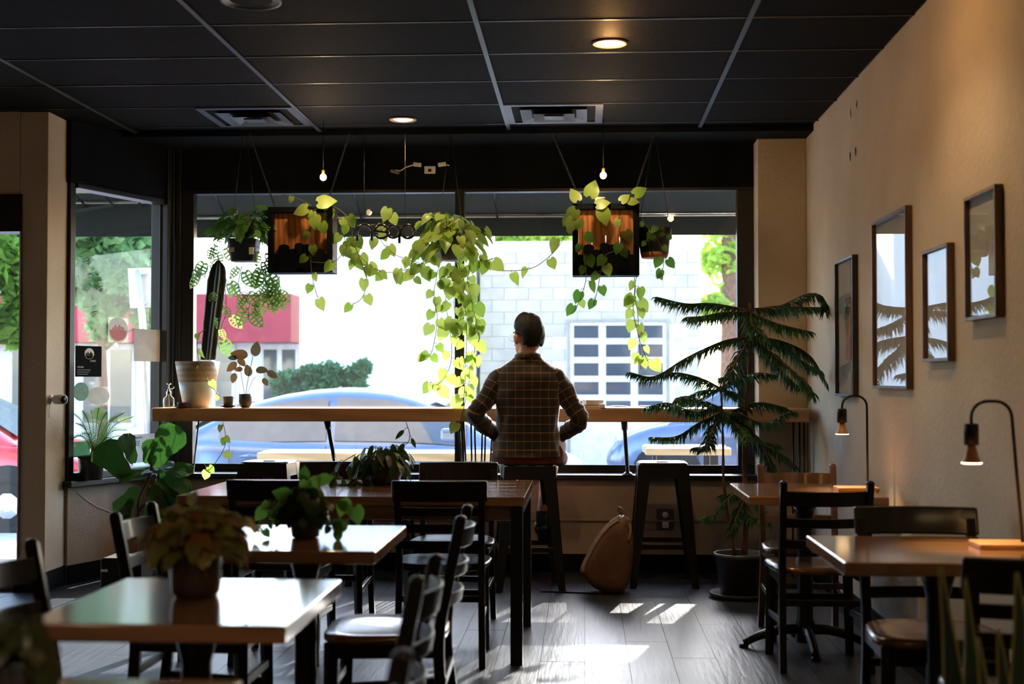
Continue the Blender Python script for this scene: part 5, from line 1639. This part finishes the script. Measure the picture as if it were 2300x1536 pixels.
# hair cap
rows = []
nh, mh = 48, 26
keep = []
vs_ = []
for i in range(mh + 1):
    a = -PI / 2 + PI * i / mh
    for j in range(nh):
        b = 2 * PI * j / nh
        d = V(math.cos(a) * math.cos(b), math.cos(a) * math.sin(b), math.sin(a))
        q = V(d.x * .086, d.y * .108 - .008, d.z * .118 + .018)
        k = 1 + .035 * noise.noise(d * 5) + .03 * noise.noise(d * 14)
        q = V(q.x * k, q.y * k, q.z * k + (.012 if d.z > .5 and d.y > .2 else 0))
        front = d.y > .25
        ok = (q.z > .062) if front else ((q.z > .014 and d.y > -.3) or (d.y <= -.3 and q.z > -.066 - .012 * d.y + .015 * noise.noise(d * 9)))
        keep.append(ok)
        vs_.append(hp(*q))
fs = [f for f in [(i * nh + j, i * nh + (j + 1) % nh, (i + 1) * nh + (j + 1) % nh, (i + 1) * nh + j) for i in range(mh) for j in range(nh)] if sum(keep[v] for v in f) >= 3]
hair = MB().add(vs_, fs, True).build('hair', HAIRM, man)
so_ = hair.modifiers.new('solid', 'SOLIDIFY')
so_.thickness, so_.offset = .012, -1
# glasses
gl = MB()
for s_ in (-1, 1):
    c = V(s_ * .033, .106, .005)
    gl.tube([hp(c.x + .024 * math.cos(2 * PI * k / 20), c.y, c.z + .019 * math.sin(2 * PI * k / 20)) for k in range(21)], .0014, 6, cap=False)
    gl.tube([hp(s_ * .057, .105, .01), hp(s_ * .078, .07, .012), hp(s_ * .084, -.005, .010), hp(s_ * .08, -.02, -.005)], .0016, 6)
gl.tube([hp(-.01, .108, .01), hp(0, .11, .013), hp(.01, .108, .01)], .0014, 6)
go = gl.build('glasses', CHROME, man)
for s_ in (-1, 1):
    MB().add([hp(s_ * .033 + .023 * math.cos(2 * PI * k / 16), .1062, .005 + .018 * math.sin(2 * PI * k / 16)) for k in range(16)], [tuple(range(16))]).build('lens', CLEAR, go)
# shirt
sh = UV()
SEC = [(.805, -.004, .206, .192), (.83, -.006, .204, .178), (.86, -.01, .200, .158), (.93, -.018, .190, .138), (1.0, -.024, .188, .133), (1.08, -.026, .193, .132), (1.16, -.024, .204, .134), (1.23, -.018, .208, .132), (1.28, -.012, .206, .124), (1.315, -.006, .196, .112), (1.345, .0, .172, .098), (1.37, .004, .136, .086), (1.395, .008, .098, .075), (1.42, .012, .073, .068)]
SEC2 = []
for a, b in zip(SEC[:-1], SEC[1:]):
    for k in range(3):
        SEC2.append(tuple(a[i] + (b[i] - a[i]) * k / 3 for i in range(4)))
SEC2.append(SEC[-1])
rows, uvs = [], []
n = 64
vlen = 0
prev = None
for (z, cy_, rx, ry) in SEC2:
    vlen += 0 if prev is None else math.hypot(z - prev[0], (rx - prev[2]) * .8)
    prev = (z, cy_, rx, ry)
    rr, uu = [], []
    for j in range(n + 1):
        a = PI / 2 + 2 * PI * j / n          # seam down the front
        ca, sa = math.cos(a), math.sin(a)
        x, y = rx * math.copysign(abs(ca) ** .82, ca), cy_ + ry * math.copysign(abs(sa) ** .82, sa)
        fold = wob((x * 1.2, y, z), 9, .015) * (1 if z < 1.33 else .4) + .004 * math.sin(z * 75 + x * 14) * max(0, (1.02 - z) / .25) * (1 if z < 1.02 else 0)
        if sa < 0:   # hollow between the shoulder blades and down the spine
            fold -= .010 * math.exp(-(x / .03) ** 2) * (1 if .85 < z < 1.28 else 0)
        nx, ny = ca, sa
        rr.append((x + nx * fold, y + ny * fold, z))
        uu.append((x * (1 + .12 * abs(sa)) if sa < .2 else x * 1.6 + .3 * (y), vlen))
    rows.append(rr)
    uvs.append(uu)
sh.sheet(rows, uvs)
for E_, W_, s_ in ((E_L, W_L, -1), (E_R, W_R, 1)):
    pts = smooth_path([V(s_ * .12, -.005, 1.285), V(s_ * .165, -.010, 1.278), V(s_ * .208, -.022, 1.22), E_.lerp(V(s_ * .22, -.03, 1.2), .5), E_ + V(0, 0, .01), E_.lerp(W_, .35) + V(s_ * .006, 0, -.01), E_.lerp(W_, .7), W_ + V(0, .0, 0)], 6)
    R_ = [.060, .070, .067, .060, .056, .053, .047, .040]
    k = len(pts)
    prevx = None
    acc = 0
    rows, uvs = [], []
    for i, p in enumerate(pts):
        d = (pts[min(i + 1, k - 1)] - pts[max(i - 1, 0)]).normalized()
        x = V(0, 1, 0) - d * d.y
        x.normalize()
        y = d.cross(x)
        if i:
            acc += (p - pts[i - 1]).length
        u = i / (k - 1) * (len(R_) - 1)
        q = min(int(u), len(R_) - 2)
        r = R_[q] + (R_[q + 1] - R_[q]) * (u - q)
        rr, uu = [], []
        for j in range(25):
            a = 2 * PI * j / 24
            v = x * math.cos(a) + y * math.sin(a)
            w_ = wob(p + v * r, 12, .015) + .0045 * math.sin(acc * 130 + 2 * math.sin(a * 1.0)) * math.exp(-((acc - .27) / .07) ** 2) + .003 * math.sin(acc * 160 + 3 * math.sin(a)) * (1 if acc > .38 else 0)
            rr.append(p + v * (r + w_))
            uu.append((a * .06, acc))
        rows.append(rr)
        uvs.append(uu)
    sh.sheet(rows, uvs)
sho = sh.build('shirt', SHIRT, man)
col_ = UV()
rows, uvs = [], []
for i, (dz, dr) in enumerate(((0, .0), (.018, -.006), (.023, .0), (.014, .010), (-.008, .018))):
    rows.append([(((.070 + dr) * math.cos(2 * PI * j / 32)), .012 + (.068 + dr) * math.sin(2 * PI * j / 32), 1.412 + dz - .006 * math.sin(2 * PI * j / 32)) for j in range(33)])
    uvs.append([(j * .0138, 1.41 + i * .013) for j in range(33)])
col_.sheet(rows, uvs).build('collar', SHIRT, man)
for W_, s_ in ((W_L, -1), (W_R, 1)):
    pass
# shorts
sh2 = MB()
sh2.loft([((0, .0, .757), .19, .145), ((0, .0, .765), .226, .166), ((0, .0, .80), .232, .168), ((0, -.002, .835), .218, .155), ((0, -.004, .87), .19, .14), ((0, -.008, .92), .18, .13)], 32)
for s_ in (-1, 1):
    P_ = smooth_path([(s_ * .10, -.02, .85), (s_ * .125, .12, .85), (s_ * .145, .26, .852), (s_ * .15, .36, .85)], 5)
    sh2.tube(P_, [.10 - .004 * i / 5 + .003 * math.sin(i * 1.7) for i in range(len(P_))], 20)
sh2.tube(smooth_path([(.155, -.06, .83), (.19, .02, .80), (.20, .12, .775)]), [.05, .06, .055, .055, .05, .05, .05, .05, .05, .05, .045], 16)
so2 = sh2.build('shorts', SHORT, man)
rm = so2.modifiers.new('remesh', 'REMESH')
rm.mode, rm.voxel_size, rm.use_smooth_shade = 'VOXEL', .009, True
s2 = so2.modifiers.new('smooth', 'SMOOTH')
s2.factor, s2.iterations = .6, 6
# shoes and socks
SHOE = M('teal_black_leather', (.02, .035, .04), .3, c2=(.012, .018, .02), coat=.4)
SOCK = M('dark_sock', (.03, .05, .055), .9)
for s_ in (-1, 1):
    AN_ = V(s_ * .085, .17, .40)
    MB().tube([AN_ + V(0, .004, .05), AN_, AN_ + V(0, .015, -.04)], [.041, .039, .042], 14).build('sock', SOCK, man)
    mb = MB()
    mb.tube([AN_ + V(0, -.01, -.025), AN_ + V(0, .012, -.055), AN_ + V(s_ * .008, .08, -.082), AN_ + V(s_ * .014, .15, -.105), AN_ + V(s_ * .017, .20, -.118)], [.043, .050, .047, .046, .022], 16)
    so3 = mb.build('shoe', SHOE, man)
    MB().tube([AN_ + V(0, -.03, -.075), AN_ + V(s_ * .005, .05, -.115), AN_ + V(s_ * .014, .15, -.140), AN_ + V(s_ * .017, .205, -.142)], [.03, .034, .04, .02], 12).build('sole', TYRE, so3)
# ================================================================== SMALL THINGS
# backpack
LEATH = M('brown_leather', srgb(124, 88, 64), .5, c2=srgb(98, 68, 48), scale=7, bump=.25, bscale=50)
LEATD = M('tan_canvas', srgb(165, 140, 115), .7, c2=srgb(140, 118, 96), scale=30, bump=.3)
YBK = 8.09
pb = at(1372, 1325, Y=YBK)
pb.z = 0
bag = thing('backpack', 'brown leather backpack with striped zips leaning on a stool leg', 'backpack', pb)
OUT = [(1402, 1153), (1385, 1158), (1362, 1176), (1340, 1204), (1322, 1236), (1308, 1266), (1309, 1288), (1328, 1310), (1362, 1324), (1396, 1324), (1414, 1295), (1421, 1240), (1419, 1190), (1412, 1160)]
O3 = [at(x, y, Y=YBK) - pb for x, y in OUT]
O3 = smooth_path(O3 + [O3[0]], 3)[:-1]
cen = sum(O3, V(0, 0, 0)) / len(O3)
zmin = min(p.z for p in O3)
O3 = [p - V(0, 0, zmin) for p in O3]
cen.z -= zmin
mb = MB()
secs = ((-.115, .55), (-.108, .8), (-.09, .93), (-.05, 1.0), (0, 1.02), (.05, 1.0), (.09, .93), (.108, .8), (.115, .55))
k = len(O3)
vs_ = []
for y, s_ in secs:
    vs_ += [(cen.x + (p.x - cen.x) * s_, y, max(0.002, cen.z + (p.z - cen.z) * s_)) for p in O3]
fs = [(i * k + j, i * k + (j + 1) % k, (i + 1) * k + (j + 1) % k, (i + 1) * k + j) for i in range(len(secs) - 1) for j in range(k)] + [tuple(range(k)), tuple(range((len(secs) - 1) * k, len(secs) * k))]
mb.add(vs_, fs, True).build('body', LEATH, bag)
edge = [p for p in O3[2:18]]
for y, s_, mt in ((-.096, .93, LEATD), (-.078, .975, LEATD), (-.05, 1.012, LEATD)):
    MB().tube([(cen.x + (p.x - cen.x) * s_, y, cen.z + (p.z - cen.z) * s_) for p in edge], .007, 8).build('zip_band', mt, bag)
tp = O3[0]
MB().tube(smooth_path([tp + V(.01, -.02, -.005), tp + V(-.01, -.02, .035), tp + V(-.035, 0, .045), tp + V(-.03, .01, .02), tp + V(.005, .02, -.002)]), .007, 8).build('top_handle', M('tan_strap', srgb(150, 118, 84), .7), bag)
MB().tube(smooth_path([tp + V(.015, -.06, -.03), tp + V(.035, -.10, -.07), tp + V(.02, -.118, -.14)]), .008, 8).build('strap', M('tan_strap', (0, 0, 0)), bag)
MB().tube(smooth_path([(cen.x - .05, -.1, .008), (-.2, -.06, .006), (-.42, -.02, .006)]), .006, 6).build('loose_strap', METALB, bag)
# neon open sign, dark, facing the street
YS = 8.36
po = at(866, 540, Y=YS)
neon = thing('open_sign', 'unlit dark neon open sign hanging in the window, seen reversed from behind', 'sign', po)
NEON = M('neon_tube_dark', (.008, .009, .010), .25, coat=.5)
NEOW = M('neon_tube_white', srgb(215, 222, 220), .3)
def ring(cx, cy_, r, a0, a1, n_=18):
    return [(cx + r * math.cos(math.radians(a0 + (a1 - a0) * i / n_)), cy_ - r * math.sin(math.radians(a0 + (a1 - a0) * i / n_))) for i in range(n_ + 1)]
LET = {'letter_n': [(803, 541), (803, 520)] + ring(819, 520, 16, 180, 0) + [(835, 541)],
       'letter_e': [(842, 520)] + [(848, 521), (872, 521)] + ring(857, 521, 15, 0, 180)[1:-3] and ring(857, 521, 16, 150, -0)[:0] + [(842, 518), (872, 518)] + ring(857, 518, 15, 0, 180) + [(842, 518), (845, 530), (853, 536), (868, 536)],
       'letter_p': [(897, 546), (897, 520)] + ring(883, 520, 14, 0, 360),
       'letter_o': ring(916, 520, 15, 0, 360)}
LET['letter_e'] = [(872, 521), (843, 519)] + ring(857, 520, 15, 178, 0)[::1] + ring(857, 520, 15, 360, 215)
for nm, pts in LET.items():
    p3 = [at(x, y, Y=YS) - po for x, y in pts]
    o = MB().tube(p3, .0085, 8).build(nm, NEON, neon)
    MB().tube([p + V(0, .02, 0) for p in p3], .005, 6).build('glass_tube', NEOW, o)
for x in (818, 910):
    hang_line(neon, at(x, 504, Y=YS) - po, at(x, 300, Y=YS) - po + V(0, 0, .0), .0015)
MB().tube([at(803, 505, Y=YS) - po, at(932, 505, Y=YS) - po], .003, 6).build('sign_rail', NEON, neon)
# little globe bulbs
for x, y, lab in ((726, 398, 'small glowing globe bulb hanging above the left planter box'), (1355, 394, 'small glowing globe bulb hanging above the right planter box')):
    p = at(x, y, Y=8.28)
    t = thing('pendant_bulb', lab, 'light bulb', p)
    mb = MB()
    ball(mb, (0, 0, 0), (.021, .021, .022))
    mb.build('globe', M('globe_bulb', (1, .8, .5), .3, emis=(1, .62, .25), estr=5), t)
    MB().lathe([(.009, .018), (.010, .022), (.010, .045), (.004, .05)], 14).build('cap', M('brass', (.4, .25, .08), .35, .9), t)
    MB().tube([(0, 0, .05), (0, 0, CEIL - p.z)], .0018, 6).build('cord', BLACKP, t)
    lamp('globe_glow', (0, -.03, 0), 2.0, .02, parent=t)
# plugs on the header
p = at(966, 382, Y=YG - .045)
t = thing('power_outlet', 'white outlet box with two plugs and a cable on the black header', 'outlet', (p.x, YG - .041, p.z))
MB().box((0, -.01, 0), (.075, .02, .05)).build('outlet_box', WHITEP, t, bevel=.003)
MB().box((0, -.022, -.005), (.022, .01, .02)).build('socket_face', METALB, t)
for s_ in (-1, 1):
    MB().box((s_ * .085, -.025, .035), (.055, .028, .026), Matrix.Rotation(-.12 * s_, 3, 'Y')).build('plug', WHITEP, t, bevel=.004)
    MB().tube([(s_ * .112, -.025, .033), (s_ * .135, -.025, .028)], .005, 8).build('plug_strain', WHITEP, t)
MB().tube(smooth_path([(-.13, -.025, .028), (-.17, -.025, .015), (-.20, -.025, -.005), (-.235, -.025, .0)]), .004, 6).build('cable', WHITEP, t)
MB().box((-.24, -.02, -.012), (.06, .03, .022), Matrix.Rotation(.25, 3, 'Y')).build('adapter', M('grey_plastic', srgb(120, 120, 115), .5), t, bevel=.004)
# wall outlet below the window
p = at(1494, 1166, Y=YF)
t = thing('wall_outlet', 'dark wall plate with a white plug under the window sill', 'outlet', (p.x, YF - .001, p.z))
MB().box((0, -.004, 0), (.115, .008, .14)).build('plate', M('brown_plate', srgb(70, 66, 58), .5), t, bevel=.003)
MB().lathe([(.02, 0), (.02, .006), (.001, .007)], 18, (0, -.008, .03), Matrix.Rotation(PI / 2, 3, 'X')).build('socket', WHITEP, t)
MB().box((0, -.022, -.035), (.042, .03, .04)).build('plug', WHITEP, t, bevel=.004)
# security camera on the return wall
p = at(113, 897, X=-3.226)
t = thing('security_camera', 'small white bullet security camera on the wall left of the side window', 'camera', (-3.226, p.y, p.z))
RX = Matrix.Rotation(PI / 2, 3, 'Y')
MB().lathe([(.03, 0), (.03, .006), (.012, .012), (.010, .03)], 18, (0, 0, 0), RX).build('mount', WHITEP, t)
d_ = V(.85, -.5, 0).normalized()
MB().tube([V(.02, 0, 0), V(.03, -.005, 0) , V(.03, -.005, 0) + d_ * .01, V(.03, -.005, 0) + d_ * .085], [.012, .022, .029, .029], 20).build('housing', WHITEP, t)
MB().tube([V(.03, -.005, 0) + d_ * .083, V(.03, -.005, 0) + d_ * .088], .023, 20).build('lens', METALB, t)
MB().tube(smooth_path([(.012, -.01, -.01), (.006, -.03, -.06), (.005, -.02, -.11)]), .002, 6).build('cable', WHITEP, t)
# thin white cable on the bay wall
def bay_pt(x, y, d=-.004):
    tt = t_px(x)
    q = A + AD * tt + AN * d
    return V(q.x, q.y, at(x, y, Y=q.y).z)
cb = bay_pt(175, 1108)
tag(MB().tube([p - cb for p in smooth_path([bay_pt(x, y) for x, y in ((175, 1106), (215, 1135), (250, 1150), (290, 1172), (330, 1182))])], .0022, 6).build('wall_cable', WHITEP, loc=cb), 'thin white cable tacked across the low wall below the side window', 'cable')
# ---- stickers and notices on the side window
def on_glass(x0, y0, x1, y1, d=.012):
    return [bay_pt(x, y, d) for x, y in ((x0, y1), (x1, y1), (x1, y0), (x0, y0))]
ZUP = V(0, 0, 1)
def notice(nm, label, cat, x0, y0, x1, y1, mat, d=.013):
    q = on_glass(x0, y0, x1, y1, d)
    c = sum(q, V(0, 0, 0)) / 4
    t = thing(nm, label, cat, c)
    w_ = (q[1] - q[0]).length / 2
    h_ = abs(c.z - q[0].z)
    M_ = lambda u, v, off=0.: frame_m(AD * (u * w_) + V(0, 0, v * h_) - AN * off, AD, ZUP)
    MB().prism([AD * (-w_) + V(0, 0, -h_), AD * w_ + V(0, 0, -h_), AD * w_ + V(0, 0, h_), AD * (-w_) + V(0, 0, h_)], AN * .001).build('sheet', mat, t)
    return t, w_, h_, M_
def disc(nm, t, M_, u, v, ru, rv, mat, off, n_=28, a0=0, a1=360):
    m = M_(u, v, off)
    pts = [m @ V(ru * math.cos(math.radians(a0 + (a1 - a0) * k / n_)), rv * math.sin(math.radians(a0 + (a1 - a0) * k / n_)), 0) for k in range(n_ + (0 if a1 - a0 == 360 else 1))]
    return MB().prism(pts, AN * .0005).build(nm, mat, t)
INK = M('black_ink', (.008, .009, .010), .9, spec=.05)
WINK = M('white_ink', srgb(215, 210, 200), .6)
t, w_, h_, M_ = notice('hours_poster', 'black opening hours poster with round skyline logo on the side window', 'poster', 173, 777, 232, 846, INK)
disc('logo_disc', t, M_, .05, .5, w_ * .36, h_ * .36, WINK, .0008)
disc('logo_ground', t, M_, .05, .42, w_ * .30, h_ * .26, INK, .0014, 20, 190, 350)
for k, (u, hh) in enumerate(((-.18, .16), (-.06, .22), (.06, .14), (.16, .24), (.26, .15))):
    MB().prism([M_(u - .045, .38, .0014) @ V(0, 0, 0), M_(u + .045, .38, .0014) @ V(0, 0, 0), M_(u + .045, .38 + hh, .0014) @ V(0, 0, 0), M_(u - .045, .38 + hh, .0014) @ V(0, 0, 0)], AN * .0004).build('logo_skyline', INK, t)
text('COFFEE', h_ * .16, t, M_(.32, .02, .001), WINK)
text('HOURS:', h_ * .17, t, M_(-.85, -.38, .001), WINK, align='LEFT')
for k in range(3):
    MB().prism([M_(a, b, .001) @ V(0, 0, 0) for a, b in ((-.85, -.58 - k * .14), (.15 - .1 * k, -.58 - k * .14), (.15 - .1 * k, -.54 - k * .14), (-.85, -.54 - k * .14))], AN * .0004).build('printed_line', GREYC, t)
# round skyline decal
t, w_, h_, M_ = notice('round_decal', 'round clear window decal with a red skyline silhouette', 'sticker', 246, 714, 291, 768, glassmat('decal_film', (.9, .9, .88), 1))
disc('rim', t, M_, 0, 0, w_, h_, M('decal_white', srgb(228, 224, 216), .6), .0006)
disc('red_ground', t, M_, 0, -.08, w_ * .84, h_ * .8, M('decal_red', srgb(196, 88, 70), .6), .0012, 20, 175, 365)
for u, hh in ((-.5, .2), (-.3, .38), (-.1, .26), (.1, .42), (.3, .3), (.5, .24)):
    MB().prism([M_(a, b, .0012) @ V(0, 0, 0) for a, b in ((u - .07, -.05), (u + .07, -.05), (u + .07, hh), (u - .07, hh))], AN * .0004).build('skyline', M('decal_red', (0, 0, 0)), t)
notice('paper_notice', 'blank back of a paper notice taped beside the window mullion', 'notice', 304, 740, 362, 811, M('thin_paper', srgb(205, 205, 198), .9))
MINT = M('mint_sticker', srgb(105, 168, 150), .6)
t, w_, h_, M_ = notice('fave_sticker', 'round mint green sticker with reversed FAVE lettering on the side window', 'sticker', 168, 858, 204, 901, glassmat('sticker_film', (.95, .95, .95), 1))
disc('disc', t, M_, 0, 0, w_, h_, MINT, .0006)
fm = M_(0, 0, .0014) @ Matrix.Scale(-1, 4, (1, 0, 0))
text('FAVE', h_ * .55, t, fm, WINK)
t, w_, h_, M_ = notice('leaf_sticker', 'pale round sticker just above the cycad palm', 'sticker', 198, 868, 253, 910, glassmat('sticker_film2', (.95, .95, .95), 1))
disc('disc', t, M_, 0, 0, w_ * .9, h_, M('pale_sticker', srgb(215, 220, 212), .6), .0006)
t, w_, h_, M_ = notice('green_sticker', 'pale green round sticker behind the palm fronds', 'sticker', 210, 914, 246, 944, glassmat('sticker_film3', (.95, .95, .95), 1))
disc('disc', t, M_, 0, 0, w_, h_, M('sage_sticker', srgb(150, 185, 160), .6), .0006)
t, w_, h_, M_ = notice('green_card', 'bright green card standing on the sill behind the palm pot', 'card', 162, 990, 208, 1028, M('green_card', srgb(70, 175, 120), .7))
disc('emblem', t, M_, -.55, .55, w_ * .18, h_ * .2, M('yellow_ink', srgb(200, 190, 90), .6), .0008)
SIGNW = M('sign_white', srgb(228, 232, 236), .6)
t, w_, h_, M_ = notice('demo_sign', 'white notice reading FREE DEMO PLEASE behind the fig leaves', 'sign', 282, 972, 352, 1042, SIGNW)
text('Public Together', h_ * .26, t, M_(-.75, .78, .001), M('mauve_ink', srgb(165, 125, 140), .6), align='LEFT')
text('FREE', h_ * .5, t, M_(-.55, .35, .001), M('blue_ink', srgb(60, 130, 165), .6), align='LEFT')
text('DEMO', h_ * .34, t, M_(-.8, -.02, .001), M('teal_ink', srgb(60, 150, 165), .6), align='LEFT')
text('PLEASE', h_ * .26, t, M_(-.72, -.34, .001), INK, align='LEFT')
